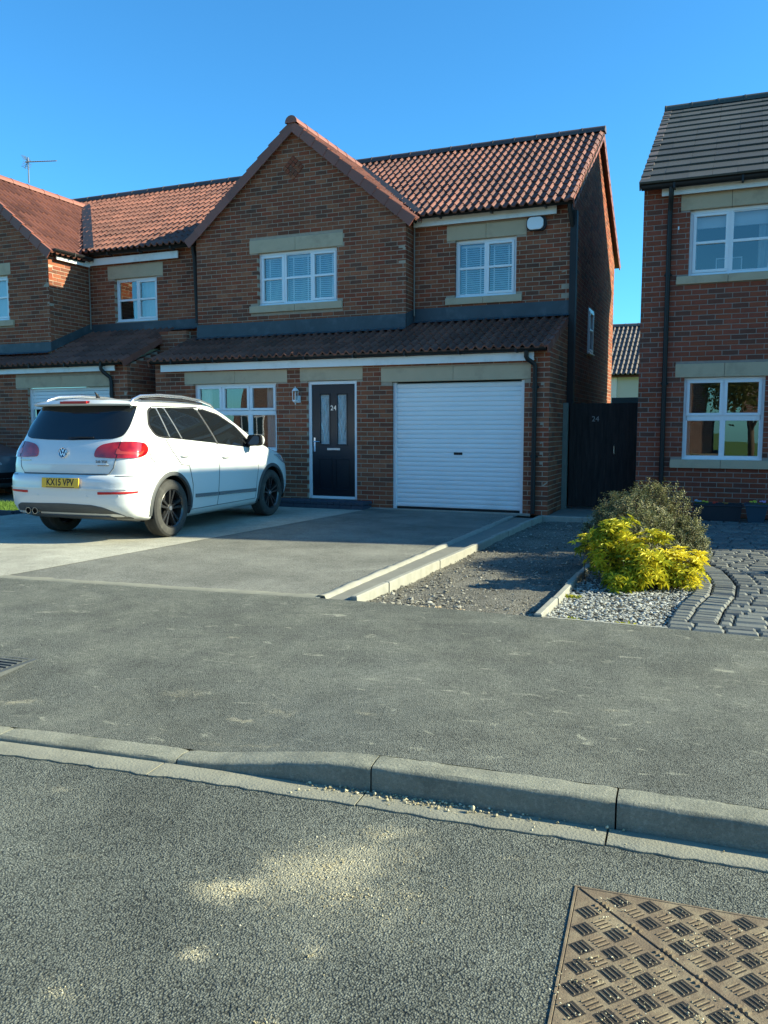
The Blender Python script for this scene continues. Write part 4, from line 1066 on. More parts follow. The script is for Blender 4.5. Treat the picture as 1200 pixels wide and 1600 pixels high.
# fascias, gutters, pipes
boxpart(H, 'fascia', M_FASCIA, -9.66, -2.80, 12.47, 12.495, 2.345, 2.475); boxpart(H, 'soffit', M_FASCIA, -9.66, -2.80, 12.497, 12.56, 2.36, 2.37)
gutter(H, (-9.80, 12.41, 2.545), (-2.60, 12.41, 2.535))
boxpart(H, 'upper_fascia', M_FASCIA, -5.28, -2.79, 13.90, 13.925, 4.815, 4.965)
gutter(H, (-5.22, 13.80, 4.985), (-2.50, 13.80, 4.975))
pipe(H, [(-2.90, 12.41, 2.50), (-2.90, 12.41, 2.40), (-2.885, 12.44, 2.36), (-2.80, 12.50, 2.30), (-2.785, 12.515, 2.25), (-2.785, 12.515, 0.02)], 0.036, clips=[(-2.785, 12.515, 1.95), (-2.785, 12.515, 0.9)])
pipe(H, [(-2.56, 13.78, 5.0), (-2.55, 13.80, 4.85), (-2.53, 13.96, 4.6), (-2.53, 14.08, 4.4), (-2.53, 14.08, 0.05)], 0.04)
boxpart(H, 'soil_pipe_box', M_BLACKP, -2.565, -2.46, 13.93, 14.06, 0.05, 4.85)
pipe(H, [(-5.275, 13.93, 4.85), (-5.275, 13.93, 3.3)], 0.012, mat('cable_grey', (0.25, 0.22, 0.18), 0.7), name='cable')
pipe(H, [(-9.83, 13.76, 4.95), (-9.83, 13.85, 4.6), (-9.83, 13.9, 3.4)], 0.05)
# roofs
roof = empty('roof', (-6.2, 14, 5)); setp(roof, H); roof['label'] = 'red brown pantile roof'
def skipg(wp): 
    if xl < wp.x < xr and wp.y < yroof(min(ez+(min(wp.x-xl, xr-wp.x))*kk, 9)): return wp.z < ez+min(wp.x-xl, xr-wp.x)*kk-0.12
    return False
slope(H, roof, (-9.93, EY, EZ), (1, 0, 0), SLn, [(0, 0), (7.46, 0), (7.46, SLL), (0, SLL)], 0.287, GA, 'pan', M_TILE, skipg)
slope(H, roof, (-2.47, BY+0.05, EZ), (-1, 0, 0), Vector((0, RY-BY, RZ-EZ)), [(0, 0), (7.46, 0), (7.46, 3.55), (0, 3.55)], 0.29, GA, 'pan', M_TILE, vis=False)
ridge(roof, (-9.93, RY, RZ+0.03), (-2.46, RY, RZ+0.03), M_RIDGED)
verge(roof, (-2.47, EY-0.03, EZ), (-2.47, RY, RZ), M_VERGE, (1, 0, 0), h=0.12)
verge(roof, (-2.47, BY, EZ), (-2.47, RY, RZ), M_VERGE, (1, 0, 0), h=0.12)
gable_block(H, roof, GX0, GX1, 13.63, 2.9, ez, az, xl, xr)
lroof = empty('lower_roof', (-6.2, 13, 2.6)); setp(lroof, H); lroof['label'] = 'long lean to roof of shaded brown pantiles over door and garage'
LV = Vector((0, 1, LSL)).normalized()
slope(H, lroof, (-9.86, LY, LZ), (1, 0, 0), LV, [(0, 0), (7.26, 0), (7.26, 1.75), (0, 1.75)], 0.2904, 1.75/6, 'pan', M_TILE, lambda p: p.y > 13.66 and p.x < GX1-0.1)
verge(lroof, (-2.56, LY-0.02, LZ+0.0), (-2.56, 14.0, LZ+1.62*LSL), M_VERGE, (1, 0, 0), h=0.10)
verge(lroof, (-9.87, LY-0.02, LZ+0.0), (-9.87, 14.0, LZ+1.62*LSL), M_VERGE, (-1, 0, 0), h=0.10)
# lead flashing in lengths
def flash(house, x0, x1, y, z0, z1, L=1.2, lean=0.012):
    n = max(1, round((x1-x0)/L)); l = (x1-x0)/n
    for i in range(n):
        a, b = x0+l*i-(0.01 if i else 0), x0+l*(i+1); mb = MB(); o = 0.002*(i % 2)
        mb.add([(a, y-lean-0.004-o, z0), (b, y-lean-0.004-o, z0), (b, y-0.006-o, z1), (a, y-0.006-o, z1), (a, y-lean-0.13, z0-0.045), (b, y-lean-0.13, z0-0.045), (a, y, z1+0.002), (b, y, z1+0.002), (a, y, z0), (b, y, z0)],
               [(0, 1, 2, 3), (4, 5, 1, 0), (3, 2, 7, 6), (0, 3, 6, 8), (1, 9, 7, 2)]); mb.build('flashing', M_LEAD, house)
flash(H, GX0-0.02, GX1+0.012, 13.63, 3.075, 3.31); flash(H, GX1+0.02, -2.55, 14.0, 3.215, 3.43)
mb = MB(); mb.add([(GX1+0.012, 13.60, 3.07), (GX1+0.012, 14.0, 3.20), (GX1+0.012, 14.0, 3.43), (GX1+0.012, 13.60, 3.31)], [(0, 1, 2, 3)]); mb.build('flashing', M_LEAD, H)
# lantern and alarm box
la = empty('wall_lantern', (-6.86, 12.55, 1.9), 'small white six sided lantern on the brick wall left of the front door', 'wall lamp')
LT = Matrix.Translation((-6.86, 12.44, 1.88))
mb = MB(); mb.lathe([(0.0, 0.155), (0.006, 0.15), (0.008, 0.125), (0.03, 0.12), (0.052, 0.095), (0.062, 0.085), (0.062, 0.078), (0.0, 0.078)], 6, M=LT); mb.build('lantern_cap', M_UPVC, la)
mb = MB(); mb.lathe([(0.0, -0.075), (0.055, -0.075), (0.058, -0.088), (0.045, -0.105), (0.02, -0.12), (0.008, -0.128), (0.010, -0.15), (0.0, -0.155)], 6, M=LT); mb.build('lantern_base', M_UPVC, la)
mb = MB()
for k in range(6):
    a = R(60*k); mb.tube([LT @ Vector((0.052*math.cos(a), 0.052*math.sin(a), -0.078)), LT @ Vector((0.056*math.cos(a), 0.056*math.sin(a), 0.08))], 0.004, 6)
mb.build('lantern_bars', M_UPVC, la)
mb = MB(); mb.lathe([(0.048, -0.075), (0.052, 0.078)], 6, M=LT); mb.build('lantern_glass', M_GLASS, la)
mb = MB(); mb.lathe([(0.0, -0.07), (0.014, -0.07), (0.012, -0.01), (0.012, 0.04), (0.0, 0.05)], 10, M=LT); mb.build('candle_bulb', M_UPVC, la, smooth=True)
mb = MB(); mb.bbox(-6.90, -6.82, 12.535, 12.557, 1.76, 1.88, 0.006); mb.tube([(-6.86, 12.54, 1.80), (-6.86, 12.49, 1.775), (-6.86, 12.45, 1.79)], 0.009, 8); mb.build('wall_bracket', M_UPVC, la)
al = empty('alarm_box', (-3.12, 13.97, 4.71), 'round cornered white alarm box with dark rim under the upper right gutter', 'alarm box')
AT = frame((-3.13, 14.0, 4.70), FW, FN)
def rr(w_, h_, r_, n=6):
    p = []
    for (cx_, cz_, a0) in ((w_-r_, h_-r_, 0), (-w_+r_, h_-r_, 90), (-w_+r_, -h_+r_, 180), (w_-r_, -h_+r_, 270)):
        for k in range(n+1): a = R(a0+90*k/n); p.append((cx_+r_*math.cos(a), cz_+r_*math.sin(a)))
    return p
mb = MB(); mb.prism(rr(0.165, 0.115, 0.08), -0.05, -0.002, M=AT); mb.build('alarm_back', M_BLACKP, al)
mb = MB(); mb.prism(rr(0.135, 0.10, 0.075), -0.085, -0.051, M=AT @ Matrix.Translation((-0.012, 0, 0))); mb.build('alarm_cover', M_UPVC, al, bevel=0.006)

# ---- left house
HL = make_house(True); HL_ = HL
brick_wall(HL, T0, [(-17.6, 0), (-10.50, 0), (-10.50, 2.50), (-17.6, 2.50)], [(-12.98, -10.93, -0.01, 2.12), (-13.28, -10.90, 2.12, 2.34)], M_BRICK, M_MORTAR, off=0.06)
brick_wall(HL, T1, [(-12.62, 2.95), (-9.80, 2.95), (-9.80, 5.05), (-12.62, 5.05)], [(-11.95, -10.88, 3.52, 4.40), (-12.12, -10.72, 4.40, 4.66)], M_BRICK, M_MORTAR, off=0.1)
TL = frame((0, 12.85, 0), FW, FN)
xl2, xr2, ez2, az2 = -17.12, -12.44, 4.76, 6.64; xm2 = (xl2+xr2)/2; kk2 = (az2-ez2)/(xm2-xl2)
brick_wall(HL, TL, [(-16.95, 2.7), (-12.60, 2.7), (-12.60, ez2+0.16*kk2-0.05), (xm2, az2-0.05), (-16.95, ez2+0.17*kk2-0.05)],
           [(-15.4, -13.69, 3.52, 4.42), (-15.6, -13.60, 4.42, 4.66), (-15.6, -13.55, 3.40, 3.52)], M_BRICK, M_MORTAR, off=0.03)
TLR = frame((-12.60, 12.85, 0), (0, 1, 0), (1, 0, 0))
brick_wall(HL, TLR, [(0, 2.6), (1.15, 2.6), (1.15, 4.95), (0, 4.85)], [], M_BRICK, M_MORTAR)
TLS = frame((-10.50, 12.56, 0), (0, 1, 0), (1, 0, 0))
brick_wall(HL, TLS, [(0, 0), (1.4, 0), (1.4, 3.0), (0, 2.5)], [], M_BRICK, M_MORTAR)
TLG = frame((0, 13.55, 0), FW, FN)
brick_wall(HL, TLG, [(-10.50, 0), (-9.86, 0), (-9.86, 3.2), (-10.50, 3.2)], [], M_BRICK, M_MORTAR)
boxpart(HL, 'back_wall', M_MORTAR, -17.6, -9.95, WALLB-0.1, WALLB, 0, 5.0)
lintel(HL, T0, -13.28, -10.90, 2.122, 2.338); lintel(HL, T1, -12.12, -10.72, 4.402, 4.66, False); lintel(HL, TL, -15.6, -13.60, 4.422, 4.658); lintel(HL, TL, -15.6, -13.55, 3.402, 3.518, name='sill', proud=0.045)
w_ = window(HL, T1, -11.95, -10.88, 3.52, 4.40, [(-11.415, 3.56, 4.36)], [(-11.90, -11.43, 3.57, 4.35, False, 3.97), (-11.40, -10.93, 3.57, 4.35, True, 3.97)])
curtain(w_, T1, -11.40, -10.92, 3.56, 4.36, 0.22); curtain(w_, T1, -11.66, -11.42, 3.56, 3.95, 0.26)
w_ = window(HL, TL, -15.4, -13.69, 3.52, 4.42, [(-14.83, 3.56, 4.38), (-14.26, 3.56, 4.38)], [(-15.35, -14.85, 3.57, 4.37, True, 3.99), (-14.81, -14.28, 3.57, 4.37, False, 3.99), (-14.24, -13.74, 3.57, 4.37, True, 3.99)])
curtain(w_, TL, -14.25, -13.72, 3.56, 4.38, 0.2)
gd2 = empty('roller_garage_door', (-12, 12.66, 1.2), 'white roller shutter half raised over the dark garage of the left house', 'garage door')
for i in range(6):
    mb = MB(); mb.bbox(-12.93, -10.97, .085, .11, 1.70+i*.07, 1.766+i*.07, .006, M=T0); mb.build('slat', M_SHUT, gd2)
mb = MB(); mb.bbox(-12.98, -12.93, .06, .14, 0.0, 2.11, .003, M=T0); mb.bbox(-10.975, -10.93, .06, .14, 0.0, 2.11, .003, M=T0); mb.build('side_guides', M_UPVC, gd2)
mb = MB(); a, b, c, d = -12.93, -10.97, 0, 1.9
mb.add([(a, .15, c), (b, .15, c), (b, .15, 2.1), (a, .15, 2.1), (a, 4, c), (b, 4, c), (b, 4, 2.1), (a, 4, 2.1)], [(4, 5, 6, 7), (0, 1, 5, 4), (1, 2, 6, 5), (2, 3, 7, 6), (3, 0, 4, 7)], M=T0); mb.build('garage_lining', M_ROOM, HL)
boxpart(HL, 'fascia', M_FASCIA, -17.6, -10.72, 12.47, 12.495, 2.40, 2.50)
gutter(HL, (-17.6, 12.41, 2.58), (-10.5, 12.41, 2.56))
boxpart(HL, 'upper_fascia', M_FASCIA, -12.55, -10.28, 13.90, 13.925, 4.69, 4.83)
boxpart(HL, 'gable_fascia', M_FASCIA, -12.52, -12.495, 12.98, 13.90, 4.66, 4.78)
gutter(HL, (-12.3, 13.80, 4.92), (-9.95, 13.80, 4.91)); gutter(HL, (-12.40, 12.80, 4.83), (-12.40, 13.85, 4.83))
pipe(HL, [(-10.98, 12.41, 2.52), (-10.98, 12.41, 2.44), (-10.96, 12.44, 2.38), (-10.86, 12.51, 2.28), (-10.84, 12.515, 2.2), (-10.84, 12.515, 0.02)], 0.036)
pipe(HL, [(-12.57, 13.95, 4.7), (-12.57, 13.95, 3.4)], 0.012, mat('cable_grey2', (0.25, 0.22, 0.18), 0.7), name='cable')
# roofs of the left house, eaves slightly lower
roof2 = empty('roof', (-13.7, 14, 5)); setp(roof2, HL); roof2['label'] = 'pantile roof with a sunlit orange slope facing the neighbour'
EZb = EZ-0.03; RZb = RZ-0.01
SL2 = Vector((0, RY-EY, RZb-EZb)); 
def skip2(wp):
    e_ = ez2+min(wp.x-xl2, xr2-wp.x)*kk2
    return xl2 < wp.x < xr2 and wp.z < e_-0.12
_EZ, _RZ = EZ, RZ; EZ, RZ = EZb, RZb
slope(HL, roof2, (-18.6, EY, EZb), (1, 0, 0), SL2, [(0, 0), (8.645, 0), (8.645, SL2.length), (0, SL2.length)], 0.288, SL2.length/13, 'pan', M_TILE, skip2)
slope(HL, roof2, (-9.95, BY+0.05, EZb), (-1, 0, 0), Vector((0, RY-BY, RZ-EZ)), [(0, 0), (8.6, 0), (8.6, 3.55), (0, 3.55)], 0.29, GA, 'pan', M_TILE, vis=False)
ridge(roof2, (-18.6, RY, RZ+0.03), (-9.95, RY, RZ+0.03), M_RIDGED)
gable_block(HL, roof2, -16.95, -12.6, 12.85, 2.7, ez2, az2, xl2, xr2)
EZ, RZ = _EZ, _RZ
lroof2 = empty('lower_roof', (-13.7, 13, 2.6)); setp(lroof2, HL)
def skl(p): return p.y > 12.88 and p.x < -12.65
slope(HL, lroof2, (-18.0, LY, LZ+0.02), (1, 0, 0), Vector((0, 1, LSL+0.08)).normalized(), [(0, 0), (7.56, 0), (7.56, 1.78), (0, 1.78)], 0.2908, 1.78/6, 'pan', M_TILE, skl)
verge(lroof2, (-10.43, LY-0.02, LZ+0.02), (-10.43, 14.0, LZ+0.02+1.62*(LSL+0.08)), M_VERGE, (1, 0, 0), h=0.10)
flash(HL, -16.95, -12.59, 12.85, 2.86, 3.04); flash(HL, -12.57, -9.9, 14.0, 3.33, 3.50)
mb = MB(); x = -12.585
mb.add([(x, 12.83, 2.85), (x, 14.0, 3.36), (x, 14.0, 3.53), (x, 12.83, 3.04)], [(0, 1, 2, 3)]); mb.build('flashing', M_LEAD, HL)
# TV aerial on the left gable ridge
ae = empty('tv_aerial', (-14.78, 13.9, 6.8), 'thin television aerial on the ridge of the left house', 'aerial')
M_ALU = mat('grey_aluminium', (0.22, 0.22, 0.23), 0.4, 0.5, 0.7)
ap = Vector((-14.78, 14.6, 6.8))
mb = MB(); mb.tube([ap, ap+Vector((0, 0, 0.55))], 0.014, 6); mb.build('mast', M_ALU, ae)
b0 = ap+Vector((-0.08, 0, 0.46)); b1 = ap+Vector((0.78, 0.05, 0.40))
mb = MB(); mb.tube([b0, b1], 0.010, 6); mb.build('boom', M_ALU, ae)
for i in range(13):
    p = b0.lerp(b1, (i+1)/13.5); l = 0.08-0.003*i; mb = MB(); mb.tube([p+Vector((0.02, -l, -0.01)), p+Vector((0, l, 0.02))], 0.006, 5); mb.build('element', M_ALU, ae)
for s_ in (-1, 1):
    mb = MB(); p = b0+Vector((0.06, 0, 0))
    for k in range(4): mb.tube([p+Vector((-0.02*k, -0.12, s_*(0.03+0.03*k))), p+Vector((-0.02*k, 0.12, s_*(0.03+0.03*k)))], 0.005, 5)
    mb.tube([p, p+Vector((-0.08, 0, s_*0.14))], 0.007, 5); mb.build('reflector', M_ALU, ae)

# ---- right house
HR = empty('detached_house', (1.5, 13.3, 0), 'red brick house at the right edge with a grey green tiled roof', 'house', 'brick houses along the street')
TRt = frame((0, 13.3, 0), FW, FN)
brick_wall(HR, TRt, [(-1.36, 0), (3.2, 0), (3.2, 4.93), (-1.36, 4.93)],
           [(-0.70, 0.96, 3.57, 4.52), (-0.83, 1.1, 4.52, 4.75), (-0.86, 1.1, 3.45, 3.57), (-0.70, 0.41, 0.86, 2.085), (-0.83, 0.54, 2.085, 2.29), (-0.86, 0.56, 0.73, 0.86)], M_BRICKR, M_MORTARR, off=0.05)
lintel(HR, TRt, -0.83, 0.56, 4.522, 4.748, name='lintel'); lintel(HR, TRt, 0.563, 1.1, 4.522, 4.748, False)
lintel(HR, TRt, -0.86, 0.56, 3.452, 3.568, name='sill', proud=0.045); lintel(HR, TRt, 0.563, 1.1, 3.452, 3.568, False, name='sill', proud=0.045)
lintel(HR, TRt, -0.83, 0.54, 2.087, 2.288); lintel(HR, TRt, -0.86, 0.56, 0.732, 0.858, name='sill', proud=0.05)
w_ = window(HR, TRt, -0.70, 0.96, 3.57, 4.52, [(-0.145, 3.61, 4.48), (0.41, 3.61, 4.48)], [(-0.65, -0.165, 3.62, 4.47, True, 4.05), (-0.115, 0.385, 3.62, 4.47, False, 4.05), (0.435, 0.91, 3.62, 4.47, True, 4.05)], depth=2.5)
mb = MB(); mb.box(-0.68, 0.94, .19, .22, 4.28, 4.49, M=TRt); mb.build('blind', M_BLIND, w_)
curtain(w_, TRt, 0.24, 0.38, 3.58, 4.5, 0.26); curtain(w_, TRt, -0.66, -0.60, 3.58, 4.5, 0.26)
pf = empty('picture_frame', (-0.1, 13.6, 3.6), 'thin white picture frame standing inside the upper window of the right house', 'picture frame')
mb = MB()
for (a, b, c, d) in ((-0.33, 0.03, 3.83, 3.845), (-0.33, -0.315, 3.6, 3.83), (0.015, 0.03, 3.6, 3.83), (-0.315, 0.015, 3.60, 3.615)): mb.box(a, b, .24, .26, c, d, M=TRt)
mb.build('frame_border', M_UPVC, pf)
mb = MB(); mb.box(-0.313, 0.013, .262, .268, 3.616, 3.829, M=TRt); mb.build('frame_backing', mat('grey_card', (0.14, 0.17, 0.19), 0.8), pf)
w_ = window(HR, TRt, -0.70, 0.41, 0.86, 2.085, [(-0.145, 0.90, 2.05)], [(-0.66, -0.155, 1.515, 2.045, True, None), (-0.135, 0.37, 1.515, 2.045, True, None), (-0.655, -0.17, 0.905, 1.455, False, None), (-0.12, 0.365, 0.905, 1.455, False, None)], depth=2.5)
mb = MB(); mb.bbox(-0.66, 0.37, .071, .14, 1.45, 1.515, .003, M=TRt); mb.build('transom', M_UPVC, w_)
curtain(w_, TRt, -0.68, -0.6, 0.88, 2.06, 0.26)
boxpart(HR, 'fascia', M_FASCIA, -1.10, 3.2, 13.20, 13.225, 4.735, 4.84)
gutter(HR, (-1.38, 13.10, 4.87), (3.2, 13.10, 4.87))
pipe(HR, [(-0.96, 13.10, 4.9), (-0.96, 13.10, 4.72), (-0.965, 13.14, 4.66), (-0.975, 13.24, 4.56), (-0.98, 13.255, 4.5), (-0.98, 13.255, 0.02)], 0.036, clips=[(-0.98, 13.255, 3.6), (-0.98, 13.255, 2.0)])
boxpart(HR, 'side_wall', M_MORTARR, -1.36, -1.24, 13.44, 19.0, 0, 4.92); boxpart(HR, 'back_wall', M_MORTARR, -1.36, 7.6, 19.0, 19.1, 0, 4.92)
boxpart(HR, 'vent_cap', M_UPVC, -0.865, -0.845, 13.28, 13.30, 4.25, 4.30)
mb = MB(); mb.add([(-1.36, 13.3, 4.93), (-1.36, 19.0, 4.93), (-1.36, 16.9, 7.1)], [(0, 1, 2)]); mb.build('side_gable', M_MORTARR, HR)
roof3 = empty('roof', (1.5, 14, 5)); setp(roof3, HR); roof3['label'] = 'grey green flat tiled roof'
ry, rz, e3y, e3z = 17.0, 7.26, 13.04, 4.90
s3 = Vector((0, ry-e3y, rz-e3z)); l3 = s3.length
slope(HR, roof3, (-1.40, e3y, e3z), (1, 0, 0), s3, [(0, 0), (9.1, 0), (9.1, l3), (0, l3)], 0.33, l3/13, 'flat', M_TILEG)
slope(HR, roof3, (7.7, 19.4, e3z), (-1, 0, 0), Vector((0, ry-19.4, rz-e3z)), [(0, 0), (9.1, 0), (9.1, 3.4), (0, 3.4)], 0.33, 0.3, 'flat', M_TILEG, vis=False)
ridge(roof3, (-1.41, ry, rz+0.0), (7.7, ry, rz+0.0), M_TILEG)
verge(roof3, (-1.41, e3y, e3z), (-1.41, ry, rz), M_TILED, (-1, 0, 0), h=0.10)
# projecting wing of the right house, beyond the frame
HW = empty('brick_house', (5.2, 12.0, 0), 'red brick gabled house wing outside the frame on the right', 'house')
TW = frame((0, 12.0, 0), FW, FN)
brick_wall(HW, TW, [(3.25, 0), (7.5, 0), (7.5, 5.0), (5.37, 6.75), (3.25, 5.0)], [(4.4, 6.3, 0.9, 2.1), (4.6, 6.1, 3.5, 4.5)], M_BRICKR, M_MORTARR)
for (a, b, c, d) in ((4.4, 6.3, 0.9, 2.1), (4.6, 6.1, 3.5, 4.5)):
    m_ = (a+b)/2; window(HW, TW, a, b, c, d, [(m_, c+.04, d-.04)], [(a+.05, m_-.015, c+.05, d-.05, True, None), (m_+.015, b-.05, c+.05, d-.05, False, None)])
boxpart(HW, 'side_wall', M_MORTARR, 3.25, 3.37, 12.14, 13.25, 0, 4.95); boxpart(HW, 'far_side_wall', M_MORTARR, 7.38, 7.5, 12.14, 19.0, 0, 4.95)
roofw = empty('roof', (5, 11, 5)); setp(roofw, HW)
Lw = math.hypot(2.3, 1.93); cw, sw = 2.3/Lw, 1.93/Lw
slope(HW, roofw, (3.07, 15.7, 4.98), (0, -1, 0), (cw, 0, sw), [(0, 0), (3.8, 0), (3.8, Lw), (0, Lw)], 0.33, Lw/10, 'flat', M_TILEG)
slope(HW, roofw, (7.67, 11.9, 4.98), (0, 1, 0), (-cw, 0, sw), [(0, 0), (3.8, 0), (3.8, Lw), (0, Lw)], 0.33, Lw/10, 'flat', M_TILEG, vis=False)
ridge(roofw, (5.37, 11.88, 6.92), (5.37, 15.7, 6.92), M_TILEG)

# ---- far building between the houses
FB = empty('far_building', (-3.3, 29, 0), 'pale rendered building with a dark pantile roof seen in the gap between the houses', 'building')
boxpart(FB, 'wall', weather((0.55, 0.56, 0.50), 0.06, 2, 0.9, name='pale_render'), -7.5, 1.5, 28.1, 33.5, 0, 3.06)
boxpart(FB, 'fascia', mat('brown_fascia', (0.12, 0.05, 0.035), 0.6), -7.6, 1.6, 27.93, 27.98, 2.96, 3.10)
for x in (-6.0, -3.55): boxpart(FB, 'rendered_pilaster', M_FASCIA, x-0.22, x+0.0, 28.04, 28.1, 0, 3.0)
roofF = empty('roof', (-3, 29, 3)); setp(roofF, FB)
sF = Vector((0, 3.0, 1.85)); slope(FB, roofF, (-7.7, 27.85, 3.05), (1, 0, 0), sF, [(0, 0), (9.4, 0), (9.4, sF.length), (0, sF.length)], 0.30, sF.length/11, 'pan', M_TILED)
slope(FB, roofF, (1.7, 33.8, 3.05), (-1, 0, 0), Vector((0, -2.95, 1.85)), [(0, 0), (9.4, 0), (9.4, 3.4), (0, 3.4)], 0.30, .3, 'pan', M_TILED, vis=False)
ridge(roofF, (-7.7, 30.87, 4.93), (1.7, 30.87, 4.93), M_TILED)

# ---- gate and fence
G = empty('wooden_gate', (-2.0, 13.72, 0), 'dark stained side gate numbered 24 between the two houses', 'gate')
x = -2.46
while x < -1.42:
    mb = MB(); w1 = 0.0978; mb.bbox(x, min(x+w1, -1.41), 13.70, 13.722, 0.05, 1.73, 0.004); mb.build('board', M_DARKWOOD, G); x += 0.0985
for z in (0.25, 0.9, 1.55): boxpart(G, 'rail', M_DARKWOOD, -2.46, -1.42, 13.724, 13.76, z, z+0.09)
text('24', 0.12, frame((-2.05, 13.692, 1.475), FW, FN), mat('dull_number', (0.25, 0.25, 0.24), 0.5), 'house_number', G, 0.003)
mb = MB(); mb.tube([(-1.745, 13.70, 1.06), (-1.745, 13.665, 1.04), (-1.745, 13.665, 0.92), (-1.745, 13.70, 0.90)], 0.007, 8); mb.build('handle', M_STEEL, G)
gp = MB(); gp.bbox(-2.565, -2.49, 13.64, 13.74, 0.0, 1.74, 0.006); gp = gp.build('gate_post', M_POSTG); tag(gp, 'grey green timber post between brick wall and side gate', 'post')
fb = MB(); fb.bbox(-1.98, -1.37, 15.0, 15.06, 1.74, 1.86, 0.004); fb.bbox(-2.0, -1.37, 15.01, 15.05, 0, 1.74, 0.004); fb = fb.build('garden_fence', M_POSTG); tag(fb, 'grey fence panel just visible above the right end of the dark gate', 'fence')

# ---- houses across the street, seen only as reflections
def bricktex(n, b):
    tc = n.pos(); mp = n.new('Mapping'); mp.inputs['Rotation'].default_value = (R(90), 0, 0); n.link(tc, mp.inputs['Vector'])
    t = n.new('TexBrick'); t.inputs['Scale'].default_value = 1.0; t.inputs['Brick Width'].default_value = 0.225; t.inputs['Row Height'].default_value = 0.075; t.inputs['Mortar Size'].default_value = 0.008
    t.inputs['Color1'].default_value = (0.25, 0.11, 0.07, 1); t.inputs['Color2'].default_value = (0.14, 0.07, 0.05, 1); t.inputs['Mortar'].default_value = (0.33, 0.3, 0.26, 1)
    n.link(mp.outputs[0], t.inputs['Vector']); n.link(t.outputs[0], b.inputs['Base Color'])
M_BTEX = mat('opposite_brick', (0.2, 0.1, 0.07), 0.9, 0.2, fn=bricktex)
for i, (x, y, lb) in enumerate(((-23.6, -17, 'leftmost'), (-14.2, -16.4, 'second from left'), (-4.8, -17, 'middle'), (4.6, -16.4, 'second from right'), (14, -17, 'rightmost'))):
    h = empty('opposite_house', (x, y, 0), 'brick house across the street behind the camera, %s of the five' % lb, 'house', 'houses across the street')
    boxpart(h, 'wall', M_BTEX, x-4, x+4, y-6, y, -0.15, 5.0)
    mb = MB(); mb.prism([(x-4.2, 4.9), (x+4.2, 4.9), (x+2.8, 7.2), (x-2.8, 7.2)], y-6.1, y+0.15); 
    mb = MB(); A = [(x-4.2, y+.2, 4.9), (x+4.2, y+.2, 4.9), (x+4.2, y-6.2, 4.9), (x-4.2, y-6.2, 4.9), (x-4.2, y-3, 7.3), (x+4.2, y-3, 7.3)]
    mb.add(A, [(1, 0, 4, 5), (3, 2, 5, 4), (0, 3, 4), (2, 1, 5)]); mb.build('roof', M_TILE, h)
    for (wx, wz) in ((-2.5, .9), (1.6, .9), (-2.6, 3.4), (0, 3.5), (2.3, 3.4)):
        mb = MB(); mb.bbox(x+wx-.8, x+wx+.8, y+.003, y+.04, wz, wz+1.15, .01); w_ = mb.build('window', M_UPVC, h)
        for k in (-1, 0, 1): mb = MB(); mb.box(x+wx+k*.5-.2, x+wx+k*.5+.2, y+.041, y+.05, wz+.08, wz+1.07); mb.build('pane', mat('dark_pane', (0.02, 0.03, 0.04), 0.05) if 'dark_pane' not in bpy.data.materials else bpy.data.materials['dark_pane'], w_)
    boxpart(h, 'front_door', M_UPVC, x-.6, x+.35, y+.003, y+.05, 0, 2.1)
sheet('opposite_footway', [(-40, -13), (40, -13), (40, -9.5), (-40, -9.5)], -0.02, M_PAVE)
sheet('opposite_drives', [(-40, -24), (40, -24), (40, -13.004), (-40, -13.004)], -0.03, M_DRIVE)
for k_, (x, y, h_, r_) in enumerate(((-9.6, -14.5, 3.2, 1.3), (0.2, -13.8, 4.2, 1.5), (9.4, -15, 3.6, 1.4))):
    tr_ = empty('garden_tree', (x, y, 0), 'small leafy tree across the street, %s of the three' % ('left', 'middle', 'right')[k_], 'tree', 'trees across the street')
    mb = MB(); mb.tube([(x, y, -.1), (x+.05, y, h_*.35), (x-.1, y+.1, h_*.75)], [.12, .09, .04], 8); mb.tube([(x, y, h_*.3), (x+.5, y+.3, h_*.65)], [.06, .02], 6); mb.build('trunk', M_TWIG, tr_, smooth=True)
    mb = MB()
    for q in range(1500):
        a = U_(0, 6.28); b_ = U_(-1, 1); t = random.random()**.4*(0.75+.35*hnoise(a*1.3+k_*5, b_*2+5, 1.5)); P = Vector((x+r_*t*math.cos(a)*math.sqrt(1-b_*b_), y+r_*t*math.sin(a)*math.sqrt(1-b_*b_), h_*.72+h_*.36*t*b_))
        d = Vector((U_(-1, 1), U_(-1, 1), U_(-.3, 1))).normalized(); s_ = d.orthogonal().normalized()*.06
        mb.add([P, P+d*.09+s_, P+d*.19, P+d*.09-s_], [(0, 1, 2, 3)], U_(0, .6))
    mb.build('crown', M_LEAFG, tr_)
# ------------------------------------------------------------------ cars
M_WHITE = mat('white_paint', (0.70, 0.70, 0.67), 0.28, 0.5, coat=0.8)
M_DKPAINT = mat('dark_slate_paint', (0.06, 0.085, 0.10), 0.3, 0.5, coat=0.8)
M_CARGLASS = mat('tinted_glass', (0.008, 0.010, 0.012), 0.03, 0.6)
M_TRIM = weather((0.075, 0.078, 0.078), 0.15, 8, 0.55, 0.1, 200, name='grey_trim')
M_MOULD = weather((0.16, 0.165, 0.165), 0.1, 8, 0.45, name='moulding_grey')
M_TYRE = weather((0.05, 0.048, 0.043), 0.25, 10, 0.85, 0.2, 80, name='dusty_tyre', dirt=(0.12, 0.115, 0.095))
M_RIM = mat('black_alloy', (0.085, 0.083, 0.08), 0.25, 0.6, 0.7)
M_DISC = mat('brake_steel', (0.12, 0.115, 0.11), 0.45, 0.5, 0.8)
M_LINER = mat('arch_liner', (0.008, 0.008, 0.008), 0.9, 0.1)
